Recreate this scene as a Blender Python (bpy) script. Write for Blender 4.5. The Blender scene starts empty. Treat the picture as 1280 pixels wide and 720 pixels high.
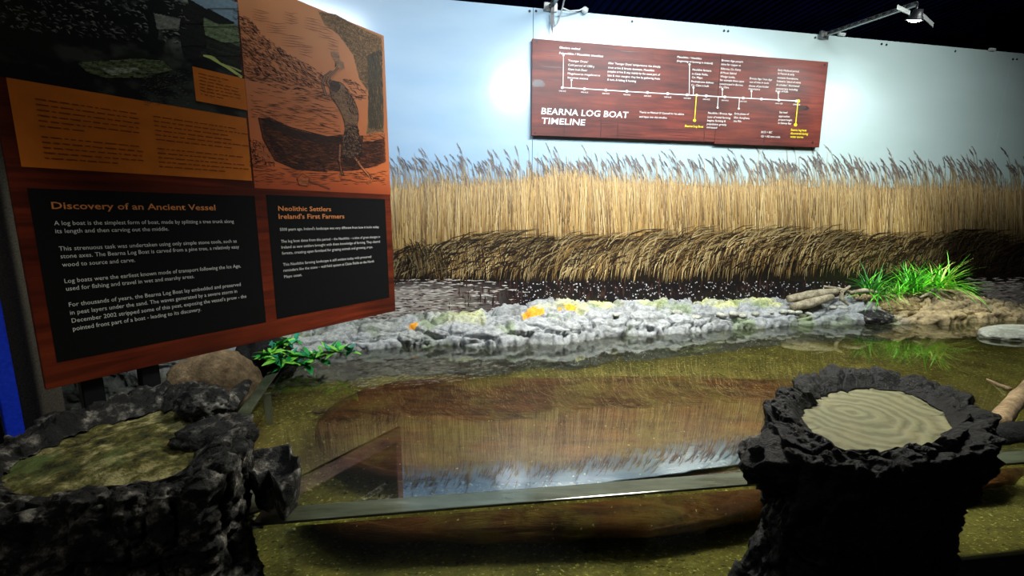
import bpy, bmesh, math, random
import numpy as np
from mathutils import Vector, Matrix

# ------------------------------------------------------------------ camera
EYE = 1.55
WATER = EYE - 0.79
F, PITCH = 554.0, 0.16227
cam = bpy.data.objects.new('camera', bpy.data.cameras.new('camera'))
bpy.context.scene.collection.objects.link(cam)
bpy.context.scene.camera = cam
cam.location = (0, 0, EYE)
cam.rotation_euler = (math.pi / 2 - PITCH, 0, 0)
cam.data.sensor_width = 36
cam.data.lens = F / 1280 * 36
cam.data.clip_start = 0.02
S = bpy.context.scene
C = S.collection

# ------------------------------------------------------------------ world, exposure, render
world = bpy.data.worlds.new('world'); S.world = world
world.use_nodes = True
world.node_tree.nodes['Background'].inputs[0].default_value = (0.5, 0.6, 0.75, 1)
world.node_tree.nodes['Background'].inputs[1].default_value = 0.02
S.view_settings.view_transform = 'Standard'
S.view_settings.look = 'None'
S.view_settings.gamma = 1
S.view_settings.exposure = 1.38
S.view_settings.use_curve_mapping = False
S.cycles.max_bounces = 10
S.cycles.transparent_max_bounces = 12
S.cycles.caustics_refractive = True
S.cycles.caustics_reflective = False
S.cycles.blur_glossy = 0.3
S.cycles.sample_clamp_indirect = 6.0

# wall frame: u along the back wall, n distance from the eye towards it
WA = -0.1975
WN = Vector((math.sin(WA), math.cos(WA), 0)); WU = Vector((math.cos(WA), -math.sin(WA), 0))
DW = 3.0
def wn(u, n, z): return WU * u + WN * n + Vector((0, 0, z))

def area(name, loc, target, size, power, col, sy=None, spread=180):
    d = bpy.data.lights.new(name, 'AREA'); d.energy = power; d.color = col
    d.shape = 'RECTANGLE'; d.size = size; d.size_y = sy or size; d.spread = math.radians(spread)
    o = bpy.data.objects.new(name, d); C.objects.link(o); o.location = loc
    o.rotation_euler = (Vector(target) - Vector(loc)).to_track_quat('-Z', 'Y').to_euler()
    return o
def spot(name, loc, target, power, col, angle, blend, r):
    d = bpy.data.lights.new(name, 'SPOT'); d.energy = power; d.color = col
    d.spot_size = math.radians(angle); d.spot_blend = blend; d.shadow_soft_size = r
    o = bpy.data.objects.new(name, d); C.objects.link(o); o.location = loc
    o.rotation_euler = (Vector(target) - Vector(loc)).to_track_quat('-Z', 'Y').to_euler()
    return o
LAMP1 = wn(0.86, 1.70, EYE + 1.24)
LAMP2 = wn(3.07, 2.46, EYE + 1.22)
spot('spot_light', LAMP1 + Vector((0, 0, -0.05)), wn(1.15, 3.0, EYE + 0.15), 30, (0.86, 0.95, 1.0), 165, 0.9, 0.08)
spot('spot_light_right', LAMP2 + Vector((-0.02, 0.0, -0.05)), wn(3.0, 3.0, EYE - 0.5), 8, (0.88, 1.0, 0.97), 160, 1.0, 0.03)
area('wall_fill_left', wn(-0.75, 1.6, EYE + 1.62), wn(0.3, 3.0, EYE - 0.1), 0.6, 6, (0.80, 0.91, 1.0), 0.25, 120)  # added fill out of view, evens the light on the mural's left
area('wall_fill_middle', wn(1.7, 1.55, EYE + 1.62), wn(1.5, 3.0, EYE - 0.1), 0.9, 12.5, (0.90, 0.97, 1.0), 0.25, 120)  # added fill out of view for the middle of the mural
area('wall_fill_right', wn(3.3, 1.35, EYE + 1.60), wn(3.2, 3.0, EYE - 0.1), 0.9, 8, (0.92, 1.0, 0.97), 0.25, 120)  # unseen fill put in for the mural's right end and the timeline gloss
LAMP3 = wn(1.25, 1.95, EYE + 1.28)
area('tank_light', LAMP3, Vector((0.75, 1.75, 0.4)), 0.55, 17, (1.0, 0.97, 0.86), 0.45, 110)
area('rear_left_fill', (-0.7, -0.9, 2.9), (-0.9, 1.0, 0.8), 0.8, 1.2, (1.0, 0.97, 0.9), 0.8, 140)  # weak fill added behind the eye for the grey wall and stump sides
spot('grass_spot', wn(3.5, 1.9, EYE + 1.5), wn(3.85, 2.75, WATER + 0.2), 70, (0.97, 1.0, 0.9), 40, 0.9, 0.04)
spot('sprig_spot', wn(-0.55, 2.15, EYE + 1.4), Vector((-1.3, 2.1, WATER)), 26, (1.0, 0.97, 0.88), 38, 0.9, 0.04)
spot('side_wall_fill', (-0.75, 0.25, 2.7), (-1.50, 0.95, 1.15), 9, (1.0, 0.96, 0.86), 42, 0.8, 0.05)  # fill added to brighten the grey partition beside the information board

# ------------------------------------------------------------------ pixel -> surface helpers
CP, SP = math.cos(PITCH), math.sin(PITCH)
def ray(px, py):
    x = (px - 640) / F; y = (360 - py) / F
    return Vector((x, CP + y * SP, y * CP - SP))
def on_plane(px, py, n, dist):
    d = ray(px, py); t = dist / d.dot(n); p = d * t
    return p + Vector((0, 0, EYE))
def on_z(px, py, z):
    d = ray(px, py); return d * ((z - EYE) / d.z) + Vector((0, 0, EYE))
def WP(px, py, off=0.0): return on_plane(px, py, WN, DW - off)
PA = -0.97427
PN = Vector((math.sin(PA), math.cos(PA), 0)); PU = Vector((math.cos(PA), -math.sin(PA), 0))
DP = 1.72
def PP(px, py, off=0.0): return on_plane(px, py, PN, DP - off)

# ------------------------------------------------------------------ object helpers
def tag(o, label=None, cat=None, group=None, kind=None):
    if label: o['label'] = label
    if cat: o['category'] = cat
    if group: o['group'] = group
    if kind: o['kind'] = kind
    return o
def empty(name, loc, label=None, cat=None, group=None, kind=None):
    o = bpy.data.objects.new(name, None); C.objects.link(o); o.location = loc
    o.empty_display_size = 0.05
    return tag(o, label, cat, group, kind)
def link(name, me, mat=None, parent=None, loc=None):
    o = bpy.data.objects.new(name, me); C.objects.link(o)
    if mat is not None and len(me.materials) == 0: me.materials.append(mat)
    if parent is not None:
        o.parent = parent
        o.matrix_parent_inverse = Matrix.Translation(-world_loc(parent))
    if loc is not None: o.location = loc
    return o
def world_loc(o):
    v = Vector(o.location)
    p = o.parent
    if p is not None:
        v = v + world_loc(p) - world_loc(p) if True else v
    return v
def from_np(name, verts, faces, mat=None, parent=None, smooth=False, cols=None):
    me = bpy.data.meshes.new(name)
    verts = np.asarray(verts, dtype=np.float32); faces = np.asarray(faces, dtype=np.int32)
    k = faces.shape[1]
    me.vertices.add(len(verts)); me.vertices.foreach_set('co', verts.ravel())
    me.loops.add(faces.size); me.loops.foreach_set('vertex_index', faces.ravel())
    me.polygons.add(len(faces)); me.polygons.foreach_set('loop_start', np.arange(0, faces.size, k, dtype=np.int32))
    me.polygons.foreach_set('loop_total', np.full(len(faces), k, dtype=np.int32))
    me.update(calc_edges=True); me.validate()
    if smooth: me.polygons.foreach_set('use_smooth', np.ones(len(faces), dtype=bool))
    if cols is not None:
        a = me.color_attributes.new('col', 'FLOAT_COLOR', 'POINT')
        c = np.ones((len(verts), 4), dtype=np.float32); c[:, :3] = cols
        a.data.foreach_set('color', c.ravel())
    return link(name, me, mat, parent)
def from_bm(name, bm, mat=None, parent=None, smooth=False):
    me = bpy.data.meshes.new(name)
    bmesh.ops.recalc_face_normals(bm, faces=bm.faces)
    bm.to_mesh(me); bm.free()
    if smooth:
        for p in me.polygons: p.use_smooth = True
    return link(name, me, mat, parent)
def prism(name, pts, z0, z1, mat, parent=None, bevel=0.0):
    """vertical prism over a plan polygon"""
    bm = bmesh.new()
    lo = [bm.verts.new((p[0], p[1], z0)) for p in pts]; hi = [bm.verts.new((p[0], p[1], z1)) for p in pts]
    bm.faces.new(lo[::-1]); bm.faces.new(hi)
    for i in range(len(pts)):
        j = (i + 1) % len(pts); bm.faces.new((lo[i], lo[j], hi[j], hi[i]))
    if bevel: bmesh.ops.bevel(bm, geom=list(bm.edges), offset=bevel, segments=2, affect='EDGES', profile=0.6)
    return from_bm(name, bm, mat, parent)
def slab(name, corners, nrm, thick, mat, parent=None, bevel=0.0):
    """board: front outline corners, extruded by thick along nrm (away from the viewer)"""
    bm = bmesh.new()
    a = [bm.verts.new(c) for c in corners]; b = [bm.verts.new(Vector(c) + nrm * thick) for c in corners]
    bm.faces.new(a); bm.faces.new(b[::-1])
    for i in range(len(a)):
        j = (i + 1) % len(a); bm.faces.new((a[j], a[i], b[i], b[j]))
    if bevel: bmesh.ops.bevel(bm, geom=list(bm.edges), offset=bevel, segments=2, affect='EDGES')
    return from_bm(name, bm, mat, parent)
def box(name, size, loc, mat, parent=None, rot=None, bevel=0.0):
    bm = bmesh.new(); bmesh.ops.create_cube(bm, size=1)
    bmesh.ops.scale(bm, vec=size, verts=bm.verts)
    if bevel: bmesh.ops.bevel(bm, geom=list(bm.edges), offset=bevel, segments=2, affect='EDGES')
    m = Matrix.Translation(loc)
    if rot is not None: m = m @ rot.to_4x4()
    bm.transform(m)
    return from_bm(name, bm, mat, parent)
def tube_mesh(bm, pts, radii, seg=8, cap=True, wob=0.0, rnd=None):
    rings = []
    pts = [Vector(p) for p in pts]
    for i, p in enumerate(pts):
        t = (pts[min(i + 1, len(pts) - 1)] - pts[max(i - 1, 0)]).normalized()
        up = Vector((0, 0, 1)) if abs(t.z) < 0.9 else Vector((1, 0, 0))
        a = t.cross(up).normalized(); b = a.cross(t)
        r = radii[i] if hasattr(radii, '__len__') else radii
        ring = []
        for k in range(seg):
            an = 2 * math.pi * k / seg
            rr = r * (1 + (rnd.uniform(-wob, wob) if rnd else 0))
            ring.append(bm.verts.new(p + a * (rr * math.cos(an)) + b * (rr * math.sin(an))))
        rings.append(ring)
    for i in range(len(rings) - 1):
        for k in range(seg):
            l = (k + 1) % seg
            bm.faces.new((rings[i][k], rings[i][l], rings[i + 1][l], rings[i + 1][k]))
    if cap:
        bm.faces.new(rings[0][::-1]); bm.faces.new(rings[-1])
def tube(name, pts, radii, mat, parent=None, seg=8, smooth=True, wob=0.0, rnd=None):
    bm = bmesh.new(); tube_mesh(bm, pts, radii, seg, True, wob, rnd)
    return from_bm(name, bm, mat, parent, smooth)

# ------------------------------------------------------------------ numpy noise
_rs = np.random.RandomState(7)
_perm = _rs.randint(0, 1 << 30, 4096).astype(np.int64)
_val = _rs.rand(4096)
def vnoise(P):
    P = np.asarray(P, dtype=np.float64); I = np.floor(P).astype(np.int64); f = P - I; f = f * f * (3 - 2 * f)
    out = 0
    for dx in (0, 1):
        for dy in (0, 1):
            for dz in (0, 1):
                h = _perm[(I[:, 0] + dx) & 4095]; h = _perm[(h + I[:, 1] + dy) & 4095]; h = _perm[(h + I[:, 2] + dz) & 4095]
                v = _val[h & 4095]
                w = (f[:, 0] if dx else 1 - f[:, 0]) * (f[:, 1] if dy else 1 - f[:, 1]) * (f[:, 2] if dz else 1 - f[:, 2])
                out = out + v * w
    return out * 2 - 1
def fbm(P, f0=1.0, octv=4, gain=0.5, ridged=False):
    P = np.asarray(P, dtype=np.float64); s = 0; a = 1.0; tot = 0; f = f0
    for k in range(octv):
        v = vnoise(P * f + 17.3 * k)
        if ridged: v = 1 - 2 * np.abs(v)
        s = s + a * v; tot += a; a *= gain; f *= 2.03
    return s / tot
def cells(P, f):
    """distance to nearest and second nearest jittered cell centre"""
    P = np.asarray(P, dtype=np.float64) * f; I = np.floor(P).astype(np.int64)
    d1 = np.full(len(P), 9.0); d2 = np.full(len(P), 9.0); idv = np.zeros(len(P))
    for dx in (-1, 0, 1):
        for dy in (-1, 0, 1):
            for dz in (-1, 0, 1):
                J = I + np.array([dx, dy, dz])
                h = _perm[J[:, 0] & 4095]; h = _perm[(h + J[:, 1]) & 4095]; h = _perm[(h + J[:, 2]) & 4095]
                c = J + np.stack([_val[h & 4095], _val[(h * 7 + 3) & 4095], _val[(h * 13 + 5) & 4095]], 1)
                d = np.sqrt(((P - c) ** 2).sum(1))
                new = d < d1
                d2 = np.where(new, d1, np.minimum(d2, d)); idv = np.where(new, _val[(h * 3 + 1) & 4095], idv); d1 = np.where(new, d, d1)
    return d1, d2, idv
def lin(c):
    c = np.asarray(c, dtype=np.float64) / 255.0
    return np.where(c <= 0.04045, c / 12.92, ((c + 0.055) / 1.055) ** 2.4)
def lc(r, g, b): v = lin((r, g, b)); return (float(v[0]), float(v[1]), float(v[2]), 1)

# ------------------------------------------------------------------ materials
def mat(name, col=(0.5, 0.5, 0.5, 1), rough=0.6, spec=0.5, metal=0.0, coat=0.0):
    m = bpy.data.materials.new(name); m.use_nodes = True
    b = m.node_tree.nodes['Principled BSDF']
    b.inputs['Base Color'].default_value = col; b.inputs['Roughness'].default_value = rough
    b.inputs['Specular IOR Level'].default_value = spec; b.inputs['Metallic'].default_value = metal
    if coat: b.inputs['Coat Weight'].default_value = coat; b.inputs['Coat Roughness'].default_value = 0.12
    return m
def nd(m, t): return m.node_tree.nodes.new(t)
def lk(m, a, b): m.node_tree.links.new(a, b)
def ramp(m, fac, stops):
    r = nd(m, 'ShaderNodeValToRGB'); e = r.color_ramp.elements
    while len(e) < len(stops): e.new(0.5)
    for i, (p, c) in enumerate(stops): e[i].position = p; e[i].color = c
    lk(m, fac, r.inputs[0]); return r.outputs[0]
def noise(m, scale, detail=6, rough=0.6, vec=None, dist=0.0):
    n = nd(m, 'ShaderNodeTexNoise'); n.inputs['Scale'].default_value = scale; n.inputs['Detail'].default_value = detail
    n.inputs['Roughness'].default_value = rough; n.inputs['Distortion'].default_value = dist
    lk(m, vec if vec is not None else coords(m), n.inputs['Vector']); return n.outputs['Fac']
def coords(m, scale=(1, 1, 1), rot=(0, 0, 0)):
    t = nd(m, 'ShaderNodeNewGeometry'); mp = nd(m, 'ShaderNodeMapping')
    mp.inputs['Scale'].default_value = scale; mp.inputs['Rotation'].default_value = rot
    lk(m, t.outputs['Position'], mp.inputs['Vector']); return mp.outputs[0]
def mixc(m, fac, a, b, mode='MIX'):
    x = nd(m, 'ShaderNodeMix'); x.data_type = 'RGBA'; x.blend_type = mode
    for s, v in ((x.inputs[0], fac), (x.inputs[6], a), (x.inputs[7], b)):
        if hasattr(v, 'links') or hasattr(v, 'is_linked'): lk(m, v, s)
        else: s.default_value = v
    return x.outputs[2]
def bump(m, h, strength=0.5, dist=0.01, base=None):
    b = nd(m, 'ShaderNodeBump'); b.inputs['Strength'].default_value = strength; b.inputs['Distance'].default_value = dist
    lk(m, h, b.inputs['Height'])
    if base is not None: lk(m, base, b.inputs['Normal'])
    return b.outputs[0]
def bsdf(m): return m.node_tree.nodes['Principled BSDF']
def setc(m, out): lk(m, out, bsdf(m).inputs['Base Color'])
def setn(m, out): lk(m, out, bsdf(m).inputs['Normal'])

def attr_mat(name, rough, spec=0.5, grain=0.0, gscale=200, coat=0.0):
    m = mat(name, rough=rough, spec=spec, coat=coat)
    a = nd(m, 'ShaderNodeAttribute'); a.attribute_name = 'col'
    out = a.outputs['Color']
    if grain:
        n = noise(m, gscale, 5, 0.7)
        out = mixc(m, grain, out, ramp(m, n, [(0.3, (0.2, 0.2, 0.2, 1)), (0.7, (1.5, 1.5, 1.5, 1))]), 'MULTIPLY')
    setc(m, out); return m

M_print = attr_mat('mural_print', 0.38, 0.5)
M_art = attr_mat('panel_print', 0.42, 0.4)
M_dark = mat('dark_wall_paint', (0.010, 0.011, 0.014, 1), 0.8)
setn(M_dark, bump(M_dark, noise(M_dark, 40), 0.2, 0.004))
M_greywall = mat('grey_wall_paint', lc(150, 145, 128), 0.8)
setc(M_greywall, ramp(M_greywall, noise(M_greywall, 260, 3, 0.8), [(0.3, lc(105, 100, 86)), (0.7, lc(170, 166, 146))]))
M_ceil = mat('navy_corrugated_metal', lc(14, 22, 46), 0.5, 0.15)
setc(M_ceil, ramp(M_ceil, noise(M_ceil, 3.0, 5, 0.6), [(0.35, lc(6, 16, 50)), (0.7, lc(22, 44, 108))]))
M_floor = mat('dark_floor_vinyl', lc(30, 30, 32), 0.6)
setn(M_floor, bump(M_floor, noise(M_floor, 60), 0.2, 0.003))
M_blue_lit = mat('lit_blue_board', lc(20, 60, 235), 0.5)  # board edge: light falling on it is put into the brighter blue
setc(M_blue_lit, ramp(M_blue_lit, noise(M_blue_lit, 120), [(0.3, lc(16, 48, 205)), (0.7, lc(24, 70, 245))]))
M_blue_shaded = mat('shaded_blue_board', lc(10, 14, 40), 0.6); setn(M_blue_shaded, bump(M_blue_shaded, noise(M_blue_shaded, 90), 0.1, 0.002))  # face of the same blue board, its shadow put into the colour
M_cyan = mat('cyan_board', lc(30, 170, 190), 0.5); setn(M_cyan, bump(M_cyan, noise(M_cyan, 90), 0.1, 0.002))
M_metal = mat('brushed_metal', lc(150, 152, 150), 0.35, 0.5, 0.9)
setn(M_metal, bump(M_metal, noise(M_metal, 300), 0.1, 0.001))
M_black = mat('black_metal', (0.01, 0.01, 0.012, 1), 0.4); setn(M_black, bump(M_black, noise(M_black, 200), 0.1, 0.001))
M_screw = mat('dark_screw', (0.03, 0.03, 0.035, 1), 0.4, 0.5, 0.6); setn(M_screw, bump(M_screw, noise(M_screw, 300), 0.1, 0.001))
M_cable = mat('pale_cable', lc(190, 195, 195), 0.5); setn(M_cable, bump(M_cable, noise(M_cable, 300), 0.05, 0.001))
M_white = mat('white_lettering', lc(235, 235, 230), 0.5); setc(M_white, ramp(M_white, noise(M_white, 300), [(0.3, lc(225, 225, 220)), (0.7, lc(242, 242, 238))]))
M_yellow = mat('yellow_lettering', lc(240, 220, 30), 0.5); setc(M_yellow, ramp(M_yellow, noise(M_yellow, 300), [(0.3, lc(232, 212, 25)), (0.7, lc(245, 226, 40))]))
M_orange_t = mat('orange_lettering', lc(226, 140, 76), 0.5); setc(M_orange_t, ramp(M_orange_t, noise(M_orange_t, 300), [(0.3, lc(220, 134, 70)), (0.7, lc(232, 148, 84))]))

# mural sky panel
M_sky = mat('mural_sky_print', (0.6, 0.7, 0.8, 1), 0.20, 0.6)
_c = coords(M_sky, (0.5, 0.5, 1.6))
_n = noise(M_sky, 1.6, 5, 0.55, _c)
_sep = nd(M_sky, 'ShaderNodeSeparateXYZ'); lk(M_sky, coords(M_sky), _sep.inputs[0])
_mr = nd(M_sky, 'ShaderNodeMapRange'); _mr.inputs[1].default_value = -0.8; _mr.inputs[2].default_value = 2.2
lk(M_sky, _sep.outputs[0], _mr.inputs[0])
_sc = mixc(M_sky, _mr.outputs[0], lc(156, 186, 214), lc(184, 203, 201))  # bluish left to greenish right: tint of the lighting put into the colour
setc(M_sky, mixc(M_sky, ramp(M_sky, _n, [(0.4, (0, 0, 0, 1)), (0.75, (0.5, 0.5, 0.5, 1))]), _sc, lc(205, 218, 224)))

# wood print (info panel / timeline)
def wood_print(name, stops, vecrot, grain=(2, 2, 26), knots=True, rough=0.4, spec=0.5):
    m = mat(name, rough=rough, spec=spec)
    v = coords(m, grain, vecrot)
    n1 = noise(m, 1.4, 8, 0.65, v, 0.8)
    n2 = noise(m, 2.2, 4, 0.5)
    c = ramp(m, n1, stops)
    d = ramp(m, n2, [(0.35, (0.55, 0.5, 0.5, 1)), (0.65, (1.25, 1.15, 1.1, 1))])
    setc(m, mixc(m, 1.0, c, d, 'MULTIPLY')); return m
M_woodp = wood_print('red_wood_print', [(0.28, lc(56, 20, 12)), (0.5, lc(100, 38, 20)), (0.72, lc(132, 54, 26))], (0, 0, 0), rough=0.35)
M_woodt = wood_print('timeline_wood_print', [(0.3, lc(62, 24, 20)), (0.5, lc(98, 38, 28)), (0.7, lc(124, 54, 34))], (0, 0, 0), (1.2, 1.2, 14), rough=0.5, spec=0.4)

# rocks
def rock_mat(name, stops, scale=9, rough=0.85, bstr=0.8, bd=0.01, patches=None, fine=70, spec=0.4):
    m = mat(name, rough=rough, spec=spec)
    c = ramp(m, noise(m, scale, 10, 0.68), stops)
    c = mixc(m, 0.55, c, ramp(m, noise(m, fine, 4, 0.7), [(0.35, (0.45, 0.45, 0.45, 1)), (0.65, (1.3, 1.3, 1.3, 1))]), 'MULTIPLY')
    for (sc, lo, hi, col) in (patches or []):
        c = mixc(m, ramp(m, noise(m, sc, 5, 0.6), [(lo, (0, 0, 0, 1)), (hi, (1, 1, 1, 1))]), c, col)
    setc(m, c)
    b = bump(m, noise(m, fine * 0.6, 8, 0.7), bstr, bd)
    setn(m, bump(m, noise(m, fine * 3, 3, 0.7), bstr * 0.6, bd * 0.3, b)); return m
M_sand = rock_mat('olive_sand', [(0.3, lc(80, 74, 30)), (0.5, lc(118, 108, 48)), (0.7, lc(152, 138, 72))], 5, 0.95, 1.0, 0.006,
                  [(62, 0.60, 0.66, lc(206, 196, 120)), (48, 0.60, 0.66, lc(46, 48, 18))], 62)
M_boat = mat('waterlogged_pine', rough=0.8, spec=0.3)
_v = coords(M_boat, (1.2, 6, 6), (0, 0, -0.12))
_c1 = ramp(M_boat, noise(M_boat, 2.0, 9, 0.65, _v, 0.6), [(0.25, lc(34, 18, 8)), (0.45, lc(84, 46, 18)), (0.6, lc(112, 64, 26)), (0.8, lc(150, 96, 44))])
_c2 = mixc(M_boat, ramp(M_boat, noise(M_boat, 3.2, 7, 0.65), [(0.46, (0, 0, 0, 1)), (0.62, (0.8, 0.8, 0.8, 1))]), _c1, lc(122, 106, 42))
_c3 = mixc(M_boat, ramp(M_boat, noise(M_boat, 60, 3, 0.6), [(0.68, (0, 0, 0, 1)), (0.73, (1, 1, 1, 1))]), _c2, lc(200, 172, 110))
setc(M_boat, _c3)
setn(M_boat, bump(M_boat, noise(M_boat, 3.0, 10, 0.75, coords(M_boat, (1.2, 9, 9), (0, 0, -0.12)), 0.6), 1.0, 0.02))
M_barkblack = rock_mat('black_bark_rock', [(0.3, lc(4, 4, 5)), (0.55, lc(12, 12, 13)), (0.68, lc(40, 40, 41)), (0.8, lc(92, 92, 92))], 26, 0.5, 1.0, 0.022, None, 50, 0.3)
M_barkgrey = rock_mat('grey_bark_rock', [(0.40, lc(9, 9, 8)), (0.52, lc(40, 39, 36)), (0.60, lc(120, 117, 108)), (0.72, lc(206, 202, 188))], 22, 0.7, 1.0, 0.022, None, 46)

# ledge: colour from vertex attribute (stone, lichen, earth) broken up by noise
M_ledge = mat('cast_rock', rough=0.85, spec=0.35)
_a = nd(M_ledge, 'ShaderNodeAttribute'); _a.attribute_name = 'col'
_x = mixc(M_ledge, 0.75, _a.outputs['Color'], ramp(M_ledge, noise(M_ledge, 34, 8, 0.72), [(0.32, (0.35, 0.35, 0.36, 1)), (0.52, (1.0, 1.0, 1.0, 1)), (0.7, (1.45, 1.45, 1.4, 1))]), 'MULTIPLY')
setc(M_ledge, _x)
_b = bump(M_ledge, noise(M_ledge, 26, 9, 0.66, coords(M_ledge, (0.7, 1.2, 1.6))), 0.9, 0.014)
setn(M_ledge, bump(M_ledge, noise(M_ledge, 160, 4, 0.7), 0.7, 0.003, _b))

def leaf_mat(name, c0, c1, rough=0.35, sc=12):
    m = mat(name, rough=rough, spec=0.5)
    setc(m, ramp(m, noise(m, sc, 3, 0.6), [(0.35, c0), (0.65, c1)]))
    b = bsdf(m); b.inputs['Transmission Weight'].default_value = 0.0
    return m
M_grass = leaf_mat('plastic_grass_green', lc(60, 176, 28), lc(132, 240, 54))
M_grass_d = leaf_mat('dark_grass_green', lc(24, 104, 34), lc(66, 160, 44))
M_grass_y = leaf_mat('yellow_grass', lc(160, 190, 80), lc(214, 226, 130))
M_leaf = leaf_mat('leaf_green', lc(18, 120, 52), lc(40, 176, 72), 0.3)
M_leaf_l = leaf_mat('leaf_light_green', lc(90, 190, 50), lc(160, 226, 84), 0.3)
M_leaf_b = leaf_mat('leaf_blue_green', lc(24, 110, 92), lc(70, 168, 130), 0.3)
M_stem = leaf_mat('stem_green', lc(46, 70, 24), lc(80, 96, 40), 0.6)

# acrylic + water
def thin_clear(name, col, ior=1.45, rough=0.02):
    m = bpy.data.materials.new(name); m.use_nodes = True; nt = m.node_tree; nt.nodes.clear()
    o = nt.nodes.new('ShaderNodeOutputMaterial'); mx = nt.nodes.new('ShaderNodeMixShader')
    fr = nt.nodes.new('ShaderNodeFresnel'); fr.inputs[0].default_value = ior
    t = nt.nodes.new('ShaderNodeBsdfTransparent'); t.inputs[0].default_value = col
    g = nt.nodes.new('ShaderNodeBsdfGlossy'); g.inputs['Roughness'].default_value = rough
    nt.links.new(fr.outputs[0], mx.inputs[0]); nt.links.new(t.outputs[0], mx.inputs[1]); nt.links.new(g.outputs[0], mx.inputs[2])
    nt.links.new(mx.outputs[0], o.inputs[0]); return m
M_acryl = thin_clear('clear_acrylic', (0.93, 0.96, 0.93, 1), 1.2)
M_edge = mat('frosted_acrylic_edge', lc(80, 86, 72), 0.14, 0.8, 0.35)
_e = noise(M_edge, 3.0, 6, 0.6, coords(M_edge, (1, 6, 6), (0, 0, -0.125)))
setc(M_edge, ramp(M_edge, _e, [(0.35, lc(60, 66, 46)), (0.6, lc(92, 98, 80)), (0.8, lc(136, 140, 130))]))
setn(M_edge, bump(M_edge, noise(M_edge, 20, 5, 0.6, coords(M_edge, (1, 8, 8), (0, 0, -0.125))), 0.15, 0.002))

M_water = bpy.data.materials.new('clear_water'); M_water.use_nodes = True
nt = M_water.node_tree; nt.nodes.clear()
_o = nt.nodes.new('ShaderNodeOutputMaterial'); _g = nt.nodes.new('ShaderNodeBsdfGlass')
_g.inputs['IOR'].default_value = 1.33; _g.inputs['Roughness'].default_value = 0.0
_g.inputs['Color'].default_value = (0.93, 0.96, 0.86, 1)
_wn = noise(M_water, 7, 3, 0.5, coords(M_water, (1, 2.2, 1)))
lk(M_water, bump(M_water, _wn, 0.03, 0.002), _g.inputs['Normal'])
_gl = nt.nodes.new('ShaderNodeBsdfGlossy'); _gl.inputs['Roughness'].default_value = 0.0; _mx = nt.nodes.new('ShaderNodeMixShader')
_gg = nt.nodes.new('ShaderNodeNewGeometry'); _mm = nt.nodes.new('ShaderNodeMath'); _mm.operation = 'MULTIPLY_ADD'; _mm.inputs[1].default_value = -0.19; _mm.inputs[2].default_value = 0.19
nt.links.new(_gg.outputs['Backfacing'], _mm.inputs[0]); nt.links.new(_mm.outputs[0], _mx.inputs[0])
nt.links.new(_g.outputs[0], _mx.inputs[1]); nt.links.new(_gl.outputs[0], _mx.inputs[2]); nt.links.new(_mx.outputs[0], _o.inputs[0])

# ------------------------------------------------------------------ room shell
def wall(name, a, b, z0, z1, thick, m):
    a = Vector((a[0], a[1], 0)); b = Vector((b[0], b[1], 0)); d = (b - a).normalized(); n = Vector((-d.y, d.x, 0)) * thick
    o = prism(name, [a, b, b + n, a + n], z0, z1, m); o['kind'] = 'structure'; return o
CEIL = 3.32
pA = wn(-2.6, 3.03, 0); pB = wn(7.2, 3.03, 0)
wall('wall_back', pA, pB, 0, EYE + 0.437 * 3 - 0.004, 0.1, M_dark)
qA = wn(-3.4, 8.0, 0); qB = wn(9.0, 8.0, 0)
wall('wall_far', qA, qB, 0, CEIL, 0.1, M_dark)
wall('wall_left', (-3.2, -2.6), (pA.x - 0.0, pA.y + 0.05), 0, CEIL, 0.1, M_dark)
wall('wall_left_far', (pA.x, pA.y + 0.1), (qA.x, qA.y), 0, CEIL, 0.1, M_dark)
wall('wall_right', (pB.x, pB.y), (7.0, -2.6), 0, CEIL, 0.1, M_dark)
wall('wall_right_far', (qB.x, qB.y), (pB.x, pB.y + 0.1), 0, CEIL, 0.1, M_dark)
wall('wall_front', (7.1, -2.6), (-3.25, -2.6), 0, CEIL, 0.1, M_dark)
fl = prism('floor', [(-3.4, -2.7), (7.8, -2.7), (7.8, 10.5), (-5.5, 10.5), (-5.5, 3.0), (-3.4, 2.0)], -0.1, 0.0, M_floor); fl['kind'] = 'structure'
# corrugated ceiling: ribs run square to the back wall
us = []
for i in range(172):
    u0 = -3.4 + i * 0.076
    us += [(u0, 0.0), (u0 + 0.026, 0.0), (u0 + 0.036, -0.026), (u0 + 0.066, -0.026)]
V = []; FQ = []
for (u, dz) in us:
    V.append(wn(u, -3.6, CEIL + dz)); V.append(wn(u, 8.2, CEIL + dz))
for i in range(len(us) - 1): FQ.append((2 * i, 2 * i + 1, 2 * i + 3, 2 * i + 2))
ce = from_np('ceiling', [tuple(v) for v in V], FQ, M_ceil); ce['kind'] = 'structure'

# grey partition at the far left
gp0 = on_plane(-260, 480, PN, DP + 0.14); gp1 = on_plane(88, 548, PN, DP + 0.14)
wl = prism('wall_side', [(gp0.x, gp0.y), (gp1.x, gp1.y), (gp1 + PN * 0.08)[:2], (gp0 + PN * 0.08)[:2]], 0, 3.0, M_greywall)
wl['kind'] = 'structure'
b0 = on_plane(36, 556, PN, DP + 0.02)
bb = empty('display_board', (b0.x, b0.y, 0), 'bright blue board edge standing at the far left before the grey wall', 'board')
bc = Vector((b0.x, b0.y, 0))
box('board_panel', (0.46, 0.025, 2.1), bc - PU * 0.30 + Vector((0, 0, 1.05)), M_blue_shaded, bb, Matrix.Rotation(math.atan2(PU.y, PU.x), 3, 'Z'), 0.002)
box('board_edge', (0.034, 0.03, 2.1), bc - PU * 0.02 + Vector((0, 0, 1.05)), M_blue_lit, bb, Matrix.Rotation(math.atan2(PU.y, PU.x), 3, 'Z'), 0.002)

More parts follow.
